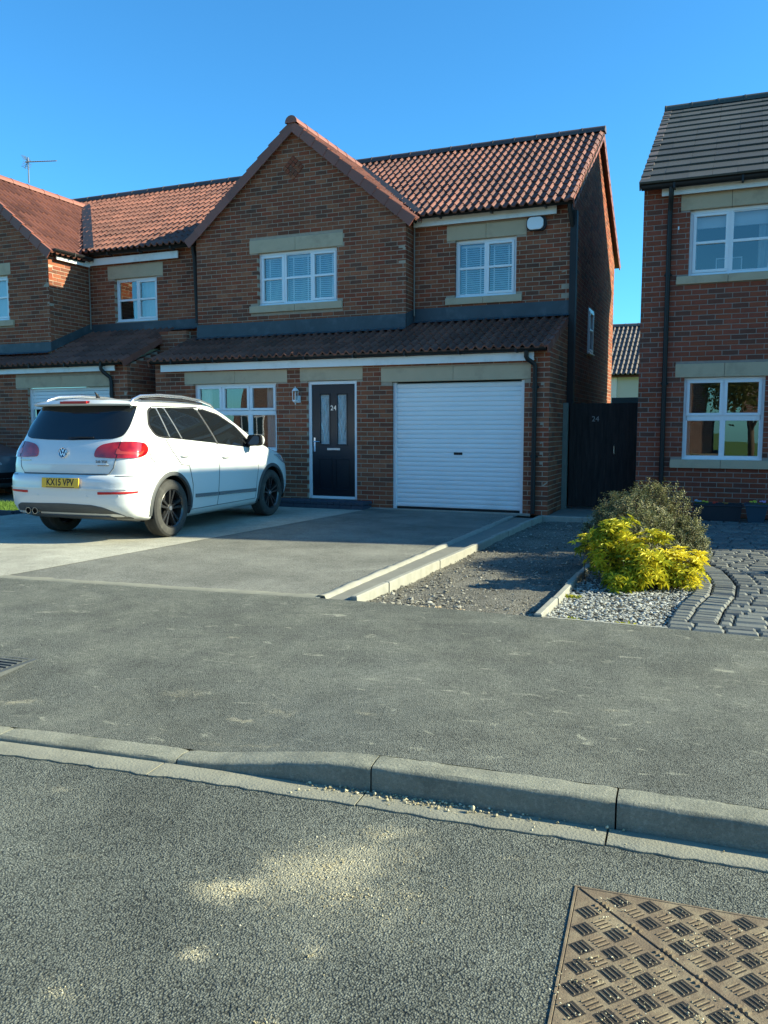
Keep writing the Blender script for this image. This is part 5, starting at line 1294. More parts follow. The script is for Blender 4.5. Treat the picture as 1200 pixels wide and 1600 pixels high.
def redfn(n, b):
    mp = n.new('Mapping'); mp.inputs['Scale'].default_value = (1, 1, 1); n.link(n.pos(), mp.inputs['Vector'])
    n.link(n.ramp(n.noise(7.0, 1.0), [(0.42, (0.26, 0.004, 0.008)), (0.6, (0.48, 0.015, 0.012))]), b.inputs['Base Color'])
M_RED = mat('red_lens', (0.5, 0.01, 0.01), 0.08, 0.6, fn=redfn, coat=1.0)
M_REDI = mat('red_lens_inner', (0.52, 0.05, 0.03), 0.15, 0.6, coat=1.0)
M_REDR = mat('red_reflector', (0.5, 0.02, 0.02), 0.2, 0.5)
M_LAMPC = mat('clear_lamp', (0.45, 0.48, 0.5), 0.06, 0.6, 0.3, coat=1.0)
M_PLATE = mat('yellow_plate', (0.80, 0.46, 0.03), 0.4, 0.5)
M_PLATEB = mat('plate_black', (0.008, 0.008, 0.01), 0.5, 0.4)
M_SILVER = mat('satin_silver', (0.75, 0.76, 0.77), 0.25, 0.5, 0.9)
LV_SUV = [(.20,-1.55,1.90,.78,.30,.50),(.24,-1.78,2.0,.84,.34,.52),(.28,-1.98,2.08,.865,.35,.53),(.32,-2.10,2.12,.88,.36,.55),(.42,-2.18,2.17,.895,.40,.58),(.50,-2.195,2.18,.90,.42,.60),(.60,-2.20,2.18,.905,.42,.60),
    (.74,-2.19,2.14,.908,.42,.60),(.785,-2.165,2.11,.908,.42,.60),(.80,-2.13,2.10,.907,.40,.60),(.90,-2.125,2.02,.903,.40,.62),(.96,-2.115,1.86,.899,.40,.60),(1.0,-2.105,1.70,.895,.40,.58),(1.06,-2.085,1.45,.885,.40,.50),
    (1.10,-2.07,1.27,.873,.40,.42),(1.15,-2.04,1.13,.858,.40,.40),(1.22,-2.005,1.00,.838,.38,.38),(1.35,-1.94,.76,.79,.36,.36),(1.50,-1.86,.47,.728,.34,.34),(1.58,-1.82,.29,.69,.32,.34),
    (1.62,-1.79,.16,.655,.32,.34),(1.65,-1.70,.0,.59,.34,.36),(1.67,-1.58,-.14,.50,.36,.36),(1.685,-1.38,-.32,.36,.3,.3),(1.693,-1.15,-.5,.18,.2,.2)]
class Body:
    def __init__(s, lv, nr=3.2, nf=2.6):
        s.t = np.array(lv); s.nr = nr; s.nf = nf; s.c = {}
    def par(s, z): return [float(np.interp(z, s.t[:, 0], s.t[:, k])) for k in range(1, 6)]
    def perim(s, z, dense=40):
        k = (round(z, 4), dense)
        if k in s.c: return s.c[k]
        yr, yf, hw, Lr, Lf = s.par(z); P = []
        for i in range(dense+1):
            t = math.pi/2*i/dense; P.append((hw*math.sin(t)**(2/s.nr), yr+Lr*(1-math.cos(t)**(2/s.nr))))
        m = 12; ya, yb = yr+Lr, yf-Lf
        for i in range(1, m): P.append((hw, ya+(yb-ya)*i/m))
        for i in range(dense+1):
            t = math.pi/2*(1-i/dense); P.append((hw*math.sin(t)**(2/s.nf), yf-Lf*(1-math.cos(t)**(2/s.nf))))
        P = np.array([(x*(1-0.022*(y/2.2)**2), y) for x, y in P]); s.c[k] = P; return P
    def side(s, y, z):
        P = s.perim(z); i = int(np.argmax(P[:, 0])); 
        y0, y1 = P[0, 1], P[-1, 1]; y = min(max(y, y0+1e-4), y1-1e-4)
        return Vector((float(np.interp(y, P[:, 1], P[:, 0])), y, z))
    def arc(s, a, z, front=False):
        P = s.perim(z); P = P[::-1] if front else P
        d = np.r_[0, np.cumsum(np.hypot(*np.diff(P, axis=0).T))]
        return Vector((float(np.interp(abs(a), d, P[:, 0]))*(1 if a >= 0 else -1), float(np.interp(abs(a), d, P[:, 1])), z))
    def pt(s, mode, a, z, sgn=1):
        if mode == 'side': v = s.side(a, z); return Vector((v.x*sgn, v.y, v.z))
        return s.arc(a, z, mode == 'front')
    def nrm(s, mode, a, z, sgn=1):
        e = 0.012; da = s.pt(mode, a+e, z, sgn)-s.pt(mode, a-e, z, sgn); dz = s.pt(mode, a, z+e, sgn)-s.pt(mode, a, z-e, sgn)
        n = da.cross(dz)
        if n.length < 1e-9: return Vector((0, 0, 1))
        n.normalize(); p = s.pt(mode, a, z, sgn); return n if n.dot(Vector((p.x, p.y*0.3, 0))) > 0 else -n
def roundpoly(pts, r, n=4):
    out = []; L = len(pts)
    for i in range(L):
        p = Vector(pts[i][:2]); a = Vector(pts[i-1][:2])-p; b = Vector(pts[(i+1) % L][:2])-p
        q = min(r, a.length*0.45, b.length*0.45); A = p+a.normalized()*q; B = p+b.normalized()*q
        for k in range(n+1): t = k/n; out.append(tuple(A*(1-t)**2+p*2*t*(1-t)+B*t*t))
    return out
def patch(B, CM, outline, mode, off, thick, m, name, parent, sgn=1, grid=0.06, smooth=True):
    bm = bmesh.new(); vs = [bm.verts.new((p[0], p[1], 0)) for p in outline]; bm.faces.new(vs)
    xs = [p[0] for p in outline]; ys = [p[1] for p in outline]
    for ax, lo, hi in ((0, min(xs), max(xs)), (1, min(ys), max(ys))):
        k = math.floor(lo/grid)+1
        while k*grid < hi-1e-4:
            co_ = [0, 0, 0]; co_[ax] = k*grid; no = [0, 0, 0]; no[ax] = 1
            bmesh.ops.bisect_plane(bm, geom=bm.verts[:]+bm.edges[:]+bm.faces[:], plane_co=co_, plane_no=no, dist=1e-5); k += 1
    bm.verts.index_update(); V = []; V2 = []
    for v in bm.verts:
        a, z = v.co.x, v.co.y; p = B.pt(mode, a, z, sgn); n = B.nrm(mode, a, z, sgn); V.append(p+n*off); V2.append(p+n*(off-thick))
    F = [tuple(x.index for x in f.verts) for f in bm.faces]; n_ = len(V); BE = []
    for e in bm.edges:
        if len(e.link_faces) == 1: l = e.link_loops[0]; BE.append((l.vert.index, l.link_loop_next.vert.index))
    bm.free()
    # outward orientation
    f0 = max(F, key=len); c = (V[f0[1]]-V[f0[0]]).cross(V[f0[2]]-V[f0[1]]); flip = c.dot(V[f0[0]]-V2[f0[0]]) < 0
    G = [tuple(reversed(f)) if flip else f for f in F]+[((b, a, a+n_, b+n_) if not flip else (a, b, b+n_, a+n_)) for a, b in BE]
    mb = MB(); mb.add(V+V2, G, M=CM); return mb.build(name, m, parent, smooth=smooth, autos=35)
def make_body(B, CM, m, parent, arch=(-1.30, 1.30), AR=0.40, az=0.36):
    zs = sorted(set([round(z, 4) for z in list(B.t[:, 0])+[.28,.37,.46,.55,.65,.7,.85,.93,.98,1.03,1.08,1.125,1.18,1.28,1.42,1.54,1.60,1.635,1.66,1.678] if B.t[0, 0] <= z <= B.t[-1, 0]]))
    V = []; F = []; n = None
    for z in zs:
        P = B.perim(z, 14); ring = [(x, y, z) for x, y in P[:-1]]+[(-x, y, z) for x, y in P[::-1][:-1]]
        n = len(ring); V += ring
    # plain rings: first point x=0 rear, last x=0 front
    for k in range(len(zs)-1):
        for i in range(n): F.append((k*n+i, k*n+(i+1) % n, (k+1)*n+(i+1) % n, (k+1)*n+i))
    F.append(tuple(reversed(range(n)))); F.append(tuple(range((len(zs)-1)*n, len(zs)*n)))
    me = rawmesh('body', V, F, m); bo = bpy.data.objects.new('body', me); COL.objects.link(bo)
    bm = bmesh.new(); bm.from_mesh(me); bmesh.ops.recalc_face_normals(bm, faces=bm.faces); bm.to_mesh(me); bm.free()
    cut = MB()
    for y in arch:
        for sg in (1, -1): cut.lathe([(0, 0), (AR, 0), (AR, 0.5), (0, 0.5)], 40, M=Matrix.Translation((sg*0.56, y, az)) @ Matrix.Rotation(R(90*sg), 4, 'Y'))
    co_ = bpy.data.objects.new('cut', rawmesh('cut', cut.v, cut.f, None)); COL.objects.link(co_)
    bm = bmesh.new(); bm.from_mesh(co_.data); bmesh.ops.remove_doubles(bm, verts=bm.verts, dist=1e-5); bmesh.ops.recalc_face_normals(bm, faces=bm.faces); bm.to_mesh(co_.data); bm.free()
    md = bo.modifiers.new('b', 'BOOLEAN'); md.operation = 'DIFFERENCE'; md.object = co_; md.solver = 'EXACT'
    dg = bpy.context.evaluated_depsgraph_get(); dg.update(); me2 = bpy.data.meshes.new_from_object(bo.evaluated_get(dg))
    bpy.data.objects.remove(bo); bpy.data.objects.remove(co_)
    me2.name = 'body'; me2.transform(CM); me2.polygons.foreach_set('use_smooth', [True]*len(me2.polygons)); me2.set_sharp_from_angle(angle=R(38))
    me2.materials.clear(); me2.materials.append(m)
    o = bpy.data.objects.new('body', me2); COL.objects.link(o); setp(o, parent)
    for y in arch:
        for sg in (1, -1):
            mb = MB(); k = 24; v = []
            for i in range(k+1):
                a = R(-15+210*i/k); c_, s_ = math.cos(a)*(AR-.003), math.sin(a)*(AR-.003)
                v += [(sg*.50, y+c_, az+s_), (sg*.885, y+c_, az+s_)]
            mb.add(v, [(2*i, 2*i+2, 2*i+3, 2*i+1) for i in range(k)]+[tuple(range(0, 2*k+2, 2))], M=CM); mb.build('wheel_arch_liner', M_LINER, parent)
    return o
def arch_trim(B, CM, parent, y, sg, m, AR=0.40, az=0.36, wd=0.045):
    k = 30; v = []; f = []
    for i in range(k+1):
        a = R(-16+212*i/k); row = []
        for (r, of) in ((AR-.004, -0.03), (AR-.004, 0.012), (AR+wd*.6, 0.012), (AR+wd, 0.001)):
            yy, zz = y+r*math.cos(a), max(0.20, az+r*math.sin(a)); p = B.pt('side', yy, zz, sg)
            v.append(p+Vector((sg*of, 0, 0)))
    for i in range(k):
        for j in range(3): f.append((i*4+j, i*4+4+j, i*4+5+j, i*4+j+1))
    mb = MB(); mb.add(v, f, M=CM); return mb.build('wheel_arch_trim', m, parent, smooth=True, autos=35)
def wheel(CM, parent, y, sg, r=0.352, w_=0.225, xo=0.90):
    T = CM @ Matrix.Translation((sg*(xo-w_/2), y, r)) @ Matrix.Rotation(R(90*sg), 4, 'Y') @ Matrix.Rotation(U_(0, 1), 4, 'Z')
    h = w_/2; rim = 0.238
    mb = MB(); pr = [(rim-.004, -h+.02), (rim+.02, -h+.002), (rim+.055, -h), (r-.028, -h+.008), (r-.006, -h+.03), (r, -h+.055)]
    for z in np.linspace(-h+.055, h-.055, 9):
        pr += [(r-(0.0), z-.001), (r-.006, z+.002), (r-.006, z+.006), (r, z+.008)] if -h+.06 < z < h-.06 else []
    pr += [(r, h-.055), (r-.006, h-.03), (r-.028, h-.008), (rim+.055, h), (rim+.03, h-.001), (rim+.02, h-.004), (rim-.004, h-.018)]
    mb.lathe(pr, 48, M=T, cap=False); wh = mb.build('wheel', M_TYRE, parent, smooth=True, autos=30)
    mb = MB(); mb.lathe([(rim-.006, -h+.03), (rim-.02, h-.10), (rim-.018, h-.03), (rim-.002, h-.012), (rim+.004, h-.016)], 40, M=T, cap=False)
    for k in range(5):
        for q in (-1, 1):
            M = T @ Matrix.Rotation(R(72*k), 4, 'Z'); a0, a1 = 0.012*q, 0.045*q; w0, w1 = 0.011, 0.017
            v = [(0.045, a0-w0, h-.045), (0.045, a0+w0, h-.045), (0.226, a1+w1, h-.022), (0.226, a1-w1, h-.022),
                 (0.05, a0-w0*1.3, h-.085), (0.05, a0+w0*1.3, h-.085), (0.226, a1+w1*1.3, h-.075), (0.226, a1-w1*1.3, h-.075)]
            mb.add(v, [(0, 3, 2, 1), (0, 1, 5, 4), (1, 2, 6, 5), (2, 3, 7, 6), (3, 0, 4, 7)], M=M)
    mb.lathe([(0, h-.036), (0.032, h-.036), (0.052, h-.044), (0.06, h-.06), (0.06, h-.09)], 24, M=T, cap=False)
    mb.build('rim', M_RIM, wh, smooth=True, autos=25)
    mb = MB(); mb.lathe([(0, h-.033), (0.026, h-.033), (0.028, h-.037)], 20, M=T); mb.build('hub_cap', M_SILVER, wh)
    mb = MB(); mb.lathe([(0, h-.125), (0.15, h-.125), (0.15, h-.14)], 24, M=T, cap=False); mb.build('brake_disc', M_DISC, wh)
    mb = MB(); mb.lathe([(0, h-.15), (rim-.015, h-.15)], 24, M=T, cap=False); mb.build('inner_barrel', M_LINER, wh)
    return wh

B = Body([(a, b, c, d, e*.86, f) for a, b, c, d, e, f in LV_SUV], nr=3.9, nf=2.9)
CM = Matrix.Translation((-7.25, 9.54, 0.004)) @ Matrix.Rotation(R(2.9), 4, 'Z')
car = empty('parked_car', (-7.25, 9.54, 0), 'white four by four car parked on the driveway with its tail towards the road', 'car', rz=R(2.9))
make_body(B, CM, M_WHITE, car)
for y in (-1.30, 1.30):
    for sg in (1, -1): arch_trim(B, CM, car, y, sg, M_TRIM); wheel(CM, car, y, sg)
mb = MB(); mb.bbox(-0.66, 0.66, -1.5, 1.6, 0.19, 0.3, 0.02, M=CM); mb.build('underbody', M_LINER, car)
for sg in (1, -1):
    rd = [(-0.93, 0.86), (-0.86, 0.62), (-0.865, 0.30), (-0.26, 0.30), (-0.235, 0.75), (-0.20, 1.02), (-0.22, 1.125), (-1.24, 1.205), (-1.33, 1.19), (-1.27, 1.06), (-1.10, 0.88)]
    fd = [(-0.25, 0.30), (0.80, 0.31), (0.815, 0.55), (0.86, 0.75), (0.84, 0.95), (0.74, 1.055), (0.62, 1.05), (-0.21, 1.12), (-0.19, 1.02), (-0.225, 0.75)]
    d1 = patch(B, CM, roundpoly(rd, .03), 'side', 0.004, 0.012, M_WHITE, 'rear_door', car, sg)
    d2 = patch(B, CM, roundpoly(fd, .03), 'side', 0.004, 0.012, M_WHITE, 'front_door', car, sg)
    for dr_, y, z in ((d1, -1.00, 0.985), (d2, -0.03, 0.94)):
        mb = MB(); p = B.pt('side', y, z, sg); X = sg
        patch(B, CM, [(y-.055+.05*math.cos(R(a)), z-.012+.028*math.sin(R(a))) for a in range(0, 360, 30)], 'side', 0.005, 0.006, mat('handle_cup', (0.45, 0.45, 0.44), 0.5) if 'handle_cup' not in bpy.data.materials else bpy.data.materials['handle_cup'], 'handle_cup', dr_, sg)
        q = [p+Vector((X*.008, -.11, -.004)), p+Vector((X*.03, -.085, 0)), p+Vector((X*.036, -.02, .003)), p+Vector((X*.03, .045, 0)), p+Vector((X*.008, .065, -.003))]
        mb.tube([CM @ a for a in q], [.010, .013, .014, .013, .010], 8); mb.build('door_handle', M_WHITE, dr_, smooth=True)
    for dr_, a, b in ((d1, -0.80, -0.275), (d2, -0.235, 0.80)):
        h0, h1 = (0.475, 0.462) if dr_ is d1 else (0.462, 0.440)
        patch(B, CM, [(a, h0-.028), (b, h1-.028), (b, h1+.018), (a, h0+.018)], 'side', 0.016, 0.016, M_MOULD, 'side_moulding', dr_, sg)
        patch(B, CM, [(a+.01, h0-.026), (b-.01, h1-.026), (b-.01, h1-.014), (a+.01, h0-.014)], 'side', 0.019, 0.004, M_SILVER, 'bright_strip', dr_, sg)
    # glass areas
    surround = [(-1.53, 1.25), (-1.60, 1.36), (-1.50, 1.55), (-1.37, 1.595), (-0.39, 1.605), (0.06, 1.52), (0.41, 1.36), (0.74, 1.09), (0.62, 1.045), (-0.17, 1.115), (-1.29, 1.20), (-1.46, 1.22)]
    patch(B, CM, roundpoly(surround, .05), 'side', 0.002, 0.01, M_PLATEB, 'window_surround', car, sg, grid=.05)
    panes = [[(-1.50, 1.265), (-1.565, 1.36), (-1.475, 1.53), (-1.385, 1.57), (-1.335, 1.572), (-1.265, 1.222), (-1.45, 1.24)],
             [(-1.235, 1.218), (-1.305, 1.575), (-1.175, 1.577), (-1.02, 1.198)],
             [(-0.985, 1.195), (-1.145, 1.578), (-0.47, 1.585), (-0.235, 1.132)],
             [(-0.165, 1.128), (-0.395, 1.584), (0.02, 1.505), (0.375, 1.35), (0.67, 1.105), (0.60, 1.068)]]
    for i, p_ in enumerate(panes): patch(B, CM, roundpoly(p_, .03 if i else .05), 'side', 0.007, 0.005, M_CARGLASS, 'side_window', car, sg, grid=.05)
    patch(B, CM, [(-1.262, 1.222), (-1.238, 1.219), (-1.308, 1.575), (-1.332, 1.573)], 'side', 0.010, 0.007, M_SILVER, 'pillar_trim_glint', car, sg)  # pillar trim strips in silver, their pale reflections painted into the colour
    patch(B, CM, [(-1.016, 1.197), (-0.990, 1.195), (-1.149, 1.578), (-1.171, 1.577)], 'side', 0.010, 0.007, M_SILVER, 'pillar_trim_glint', car, sg)
    patch(B, CM, [(-0.215, 1.13), (-0.200, 1.13), (-0.437, 1.584), (-0.450, 1.584)], 'side', 0.009, 0.007, M_SILVER, 'pillar_trim_glint', car, sg)
    # mirrors
    p = B.pt('side', 0.60, 1.10, sg); mb = MB()
    mc = p+Vector((sg*.15, .02, .055))
    v, f = [], []
    for i in range(9):
        for j in range(12):
            th = math.pi*i/8; ph = 2*math.pi*j/12; q = Vector((math.sin(th)*math.cos(ph), -math.cos(th), math.sin(th)*math.sin(ph)))
            sx_ = [abs(c)**0.75*(1 if c > 0 else -1) for c in q]; v.append((mc.x+sx_[0]*.115, mc.y+sx_[1]*.07, mc.z+sx_[2]*.082))
    for i in range(8):
        for j in range(12): f.append((i*12+j, i*12+(j+1) % 12, (i+1)*12+(j+1) % 12, (i+1)*12+j))
    mb.add(v, f, M=CM); mir = mb.build('door_mirror', M_WHITE, car, smooth=True)
    mb = MB(); mb.prism([(x+mc.x, z+mc.z) for x, z in rr(.112, .078, .05)], mc.y-.088, mc.y-.03, M=CM); mb.build('mirror_housing', M_PLATEB, mir)
    mb = MB(); mb.prism([(x+mc.x, z+mc.z) for x, z in rr(.092, .06, .04)], mc.y-.0905, mc.y-.0885, M=CM @ Matrix.Translation((mc.x, mc.y-.09, mc.z)) @ Matrix.Rotation(R(-7), 4, 'X') @ Matrix.Rotation(R(-8), 4, 'Z') @ Matrix.Translation((-mc.x, -mc.y+.084, -mc.z))); mb.build('mirror_glass', mat('mirror_glass', (0.7, 0.72, 0.74), 0.02, 0.5, 1.0), mir)
    mb = MB(); mb.tube([CM @ (p+Vector((-sg*.02, .02, -.01))), CM @ (p+Vector((sg*.05, .02, .0))), CM @ (mc+Vector((-sg*.03, 0, -.05)))], [.035, .03, .03], 8); mb.build('mirror_stalk', M_PLATEB, mir, smooth=True)
    # roof rail
    mb = MB(); mb.tube([CM @ Vector(q) for q in ((sg*.64, -1.74, 1.60), (sg*.625, -1.66, 1.665), (sg*.61, -1.50, 1.71), (sg*.60, -1.1, 1.735), (sg*.60, -.6, 1.73), (sg*.61, -.2, 1.695), (sg*.63, .02, 1.645), (sg*.65, .08, 1.60))], [.012, .017, .019, .019, .019, .018, .015, .01], 8)
    rl = mb.build('roof_rail', M_SILVER, car, smooth=True)
    mb = MB(); mb.tube([CM @ Vector(q) for q in ((sg*.635, -1.5, 1.672), (sg*.625, -1.1, 1.69), (sg*.625, -.6, 1.685), (sg*.635, -.2, 1.652))], .012, 6); mb.build('rail_base', M_PLATEB, rl, smooth=True)
    # lamps
    tl = [(.40, .995), (.405, 1.08), (.47, 1.135), (.62, 1.165), (.85, 1.172), (1.00, 1.15), (1.085, 1.085), (1.05, 1.02), (.92, .985), (.62, .985)]
    tl = [(a*sg, z) for a, z in tl]
    tm = patch(B, CM, roundpoly(tl, .05), 'rear', 0.014, 0.014, M_RED, 'tail_light', car, 1, grid=.05)
    if sg > 0: inn = [(.67, 1.03), (.68, 1.10), (.73, 1.06), (.95, 1.05), (1.0, 1.075), (.97, 1.02)]
    else: inn = [(-.67, 1.03), (-.68, 1.10), (-.73, 1.06), (-.95, 1.05), (-1.0, 1.075), (-.97, 1.02)]
    patch(B, CM, roundpoly(inn, .02), 'rear', 0.0165, 0.004, M_REDI, 'lamp_reflector', tm, 1, grid=.05)
    patch(B, CM, roundpoly([(sg*.50, .575), (sg*.98, .59), (sg*.99, .61), (sg*.50, .605)], .008), 'rear', 0.006, 0.006, M_REDR, 'rear_reflector', car, 1)
    patch(B, CM, [(sg*.688, .99), (sg*.694, .99), (sg*.694, 1.17), (sg*.688, 1.17)], 'rear', 0.0155, 0.003, M_LINER, 'lamp_joint', tm, 1, grid=.05)
    hl = [(sg*.45, .72), (sg*.50, .84), (sg*1.0, .93), (sg*1.25, .93), (sg*1.1, .80), (sg*.8, .73)]
    patch(B, CM, roundpoly(hl, .04), 'front', 0.006, 0.006, M_LAMPC, 'headlight', car, 1)
M_GAP = mat('shut_line_shadow', (0.10, 0.105, 0.105), 0.7, 0.2)
def seam(pts, mode, parent, sgn=1, w_=0.0032, off=0.0068):
    pts = [Vector(p) for p in pts]; L_, R_ = [], []
    for i, p in enumerate(pts):
        d = (pts[min(i+1, len(pts)-1)]-pts[max(i-1, 0)]).normalized(); n = Vector((-d.y, d.x))*w_; L_.append(tuple(p+n)); R_.append(tuple(p-n))
    patch(B, CM, L_+R_[::-1], mode, off, 0.003, M_GAP, 'shut_line', parent, sgn, grid=.05)
for sg in (1, -1):
    dd = [o for o in COL.objects if o.name.startswith('rear_door')][-1]
    seam([(-.86, .32), (-.86, .62), (-.93, .86), (-1.10, .88), (-1.27, 1.06), (-1.33, 1.19)], 'side', dd, sg); seam([(-.253, .30), (-.228, .75), (-.195, 1.02), (-.215, 1.12)], 'side', dd, sg)
    seam([(.80, .31), (.815, .55), (.86, .75), (.84, .95), (.74, 1.055)], 'side', dd, sg); seam([(-.86, .30), (.80, .31)], 'side', dd, sg)
seam([(-1.62+.088*math.cos(R(a)), 1.02+.088*math.sin(R(a))) for a in range(0, 361, 20)], 'side', car, 1, .002)
# fuel flap
patch(B, CM, [(-1.62+.085*math.cos(R(a)), 1.02+.085*math.sin(R(a))) for a in range(0, 360, 20)], 'side', 0.0045, 0.008, M_WHITE, 'fuel_flap', car, 1)
# tailgate
tg = [(-.66, .875), (-.60, .80), (.60, .80), (.66, .875), (.685, 1.0), (.69, 1.18), (.76, 1.32), (.76, 1.58), (-.76, 1.58), (-.76, 1.32), (-.69, 1.18), (-.685, 1.0)]
tail = patch(B, CM, roundpoly(tg, .04), 'rear', 0.006, 0.016, M_WHITE, 'tailgate', car, 1)
rg_ = [(-.735, 1.34), (-.70, 1.235), (-.60, 1.205), (-.3, 1.19), (0, 1.186), (.3, 1.19), (.60, 1.205), (.70, 1.235), (.735, 1.34), (.735, 1.60), (-.735, 1.60)]
patch(B, CM, roundpoly(rg_, .045), 'rear', 0.011, 0.008, M_CARGLASS, 'rear_window', tail, 1, grid=.05)
seam([(-.685, 1.0), (-.66, .875), (-.60, .798), (.60, .798), (.66, .875), (.685, 1.0)], 'rear', tail, 1, .004, .0085)
seam([(-.86, .78), (-.70, .785)], 'rear', car, 1, .003, .004); seam([(.70, .785), (.98, .775)], 'rear', car, 1, .003, .004)
# crease lip under the tailgate and bumper lip
for nm, z0, z1, hw_, of in (('tailgate_lip', .905, .93, .60, .012), ('bumper_lip', .63, .645, .85, .010)):
    patch(B, CM, roundpoly([(-hw_, z0), (hw_, z0), (hw_-.04, z1), (-hw_+.04, z1)], .008), 'rear', of, .012, M_WHITE, nm, tail if 'tail' in nm else car, 1)
# spoiler
mb = MB(); n = 16; v = []; f = []
for i in range(n+1):
    t = -1+2*i/n; x = .70*t; b_ = 0.13*abs(t)**2.6
    v += [(x, -1.925+b_, 1.592), (x, -1.945+b_, 1.612), (x, -1.905+b_, 1.662-.03*t*t), (x*.96, -1.62, 1.690-.055*t*t), (x*.9, -1.50, 1.675-.05*t*t), (x, -1.72+b_*.5, 1.585)]
for i in range(n):
    for j in range(6): f.append((i*6+j, i*6+(j+1) % 6, (i+1)*6+(j+1) % 6, (i+1)*6+j))
f += [tuple(reversed(range(6))), tuple(range(n*6, n*6+6))]
mb.add(v, f, M=CM); spo = mb.build('spoiler', M_WHITE, tail, smooth=True, autos=40)
mb = MB(); mb.add([(-.20, -1.948, 1.617), (.20, -1.948, 1.617), (.19, -1.926, 1.645), (-.19, -1.926, 1.645)], [(0, 1, 2, 3)], M=CM @ Matrix.Translation((0.03, 0.002, 0))); 
mb.box(-.19, .19, -1.95, -1.92, 1.614, 1.642, M=CM); mb.build('brake_light', M_REDR, car)
# diffuser, plate, badge, exhausts, aerial
df = [(-.78, .30), (-.72, .41), (-.64, .45), (0, .462), (.40, .452), (.56, .425), (.70, .36), (.80, .31), (.80, .285), (-.78, .285)]
patch(B, CM, roundpoly(df, .03), 'rear', 0.006, 0.012, M_TRIM, 'rear_diffuser', car, 1)
patch(B, CM, [(-.60, .29), (.60, .29), (.58, .325), (-.58, .325)], 'rear', 0.02, 0.014, M_TRIM, 'diffuser_lip', car, 1)
for x in (-.52, -.42):
    mb = MB(); mb.lathe([(.034, .0), (.038, .0), (.038, .12), (.034, .12)], 18, M=CM @ Matrix.Translation((x, -2.175, .36)) @ Matrix.Rotation(R(-90), 4, 'X'), closed=True); e_ = mb.build('exhaust_tip', M_CHROME, car, smooth=True, autos=30)
    mb = MB(); mb.lathe([(0, .03), (.034, .03)], 14, cap=False, M=CM @ Matrix.Translation((x, -2.175, .36)) @ Matrix.Rotation(R(-90), 4, 'X')); mb.build('exhaust_bore', M_LINER, e_)
PM = CM @ Matrix.Translation((0, -2.212, .70)) @ Matrix.Rotation(R(-4), 4, 'X')
mb = MB(); mb.bbox(-.262, .262, -.008, .004, -.0575, .0575, .003, M=PM); pl = mb.build('number_plate', M_PLATE, car)
text('KX15 VPV', 0.112, PM @ Matrix.Translation((0, -.0085, 0.004)), M_PLATEB, 'plate_lettering', pl, .0006, 0.80, 0.0022)
mb = MB(); mb.box(-.20, .20, -.0095, -.008, -.054, -.047, M=PM); mb.build('plate_strip', M_PLATEB, pl)
M_BADGE = mat('badge_metal', (0.30, 0.31, 0.32), 0.3, 0.5, 0.8)
BM_ = CM @ Matrix.Translation((-.03, -2.110, 1.045)) @ Matrix.Rotation(R(-7), 4, 'X')
CYL = Matrix.Rotation(R(90), 4, 'X')
mb = MB(); mb.lathe([(.050, 0), (.059, .004), (.062, .009), (.058, .012), (.052, .009)], 32, M=BM_ @ CYL, closed=True); bd = mb.build('round_badge', M_CHROME, tail, smooth=True, autos=40)
mb = MB(); mb.lathe([(0, .003), (.053, .003), (.055, 0)], 32, M=BM_ @ CYL); mb.build('badge_field', mat('badge_blue', (0.01, 0.03, 0.09), 0.2), bd)
mb = MB()
def stroke(a, b, w_=.0055):
    a = Vector(a); b = Vector(b); d = (b-a).normalized()*w_; n = Vector((-d.y, d.x)); A = [a-n, b-n, b+n, a+n]
    mb.add([(p.x, -.004, p.y) for p in A]+[(p.x, -.009, p.y) for p in A], [(4, 5, 6, 7), (0, 1, 5, 4), (1, 2, 6, 5), (2, 3, 7, 6), (3, 0, 4, 7)], M=BM_)
for s_ in (-1, 1):
    stroke((s_*.020, .047), (0, .006)); stroke((s_*.044, .026), (s_*.020, -.040)); stroke((s_*.020, -.040), (0, -.002))
mb.build('badge_letters', M_CHROME, bd)
text('2.0 TDI', 0.042, CM @ Matrix.Translation(B.pt('rear', .53, .945)+Vector((-.02, -.012, 0))) @ Matrix.Rotation(R(5), 4, 'Z'), M_BADGE, 'tailgate_lettering', tail, .003, 1.15, .001)
mb = MB(); mb.bbox(-.075, .075, -.003, .003, -.006, .006, .001, M=CM @ Matrix.Translation(B.pt('rear', .54, .905)+Vector((0, -.010, 0))) @ Matrix.Rotation(R(5), 4, 'Z')); mb.build('tailgate_nameplate', M_CHROME, tail)
mb = MB(); mb.bbox(-.085, .085, -.003, .003, -.006, .006, .001, M=CM @ Matrix.Translation(B.pt('rear', -.58, .955)+Vector((0, -.010, 0))) @ Matrix.Rotation(R(-6), 4, 'Z')); mb.build('tailgate_nameplate', M_CHROME, tail)
mb = MB(); mb.tube([CM @ Vector(q) for q in ((0, -1.50, 1.68), (0, -1.52, 1.73), (0, -1.56, 1.765))], [.03, .016, .006], 8); mb.build('roof_aerial', M_PLATEB, car, smooth=True)
for x, z in ((-.35, .55), (.35, .55), (.75, .56), (-.75, .56)):
    mb = MB(); p = B.pt('rear', x, z); mb.lathe([(0, .004), (.010, .003), (.012, 0)], 14, M=CM @ Matrix.Translation(p+Vector((0, -.002, 0))) @ CYL); mb.build('parking_sensor', M_WHITE, car)
# rear wiper base/ arm
mb = MB(); mb.tube([CM @ Vector((.0, -2.045, 1.215)), CM @ Vector((.16, -2.035, 1.225)), CM @ Vector((.34, -2.025, 1.222))], .008, 6); mb.build('rear_wiper', M_PLATEB, tail)

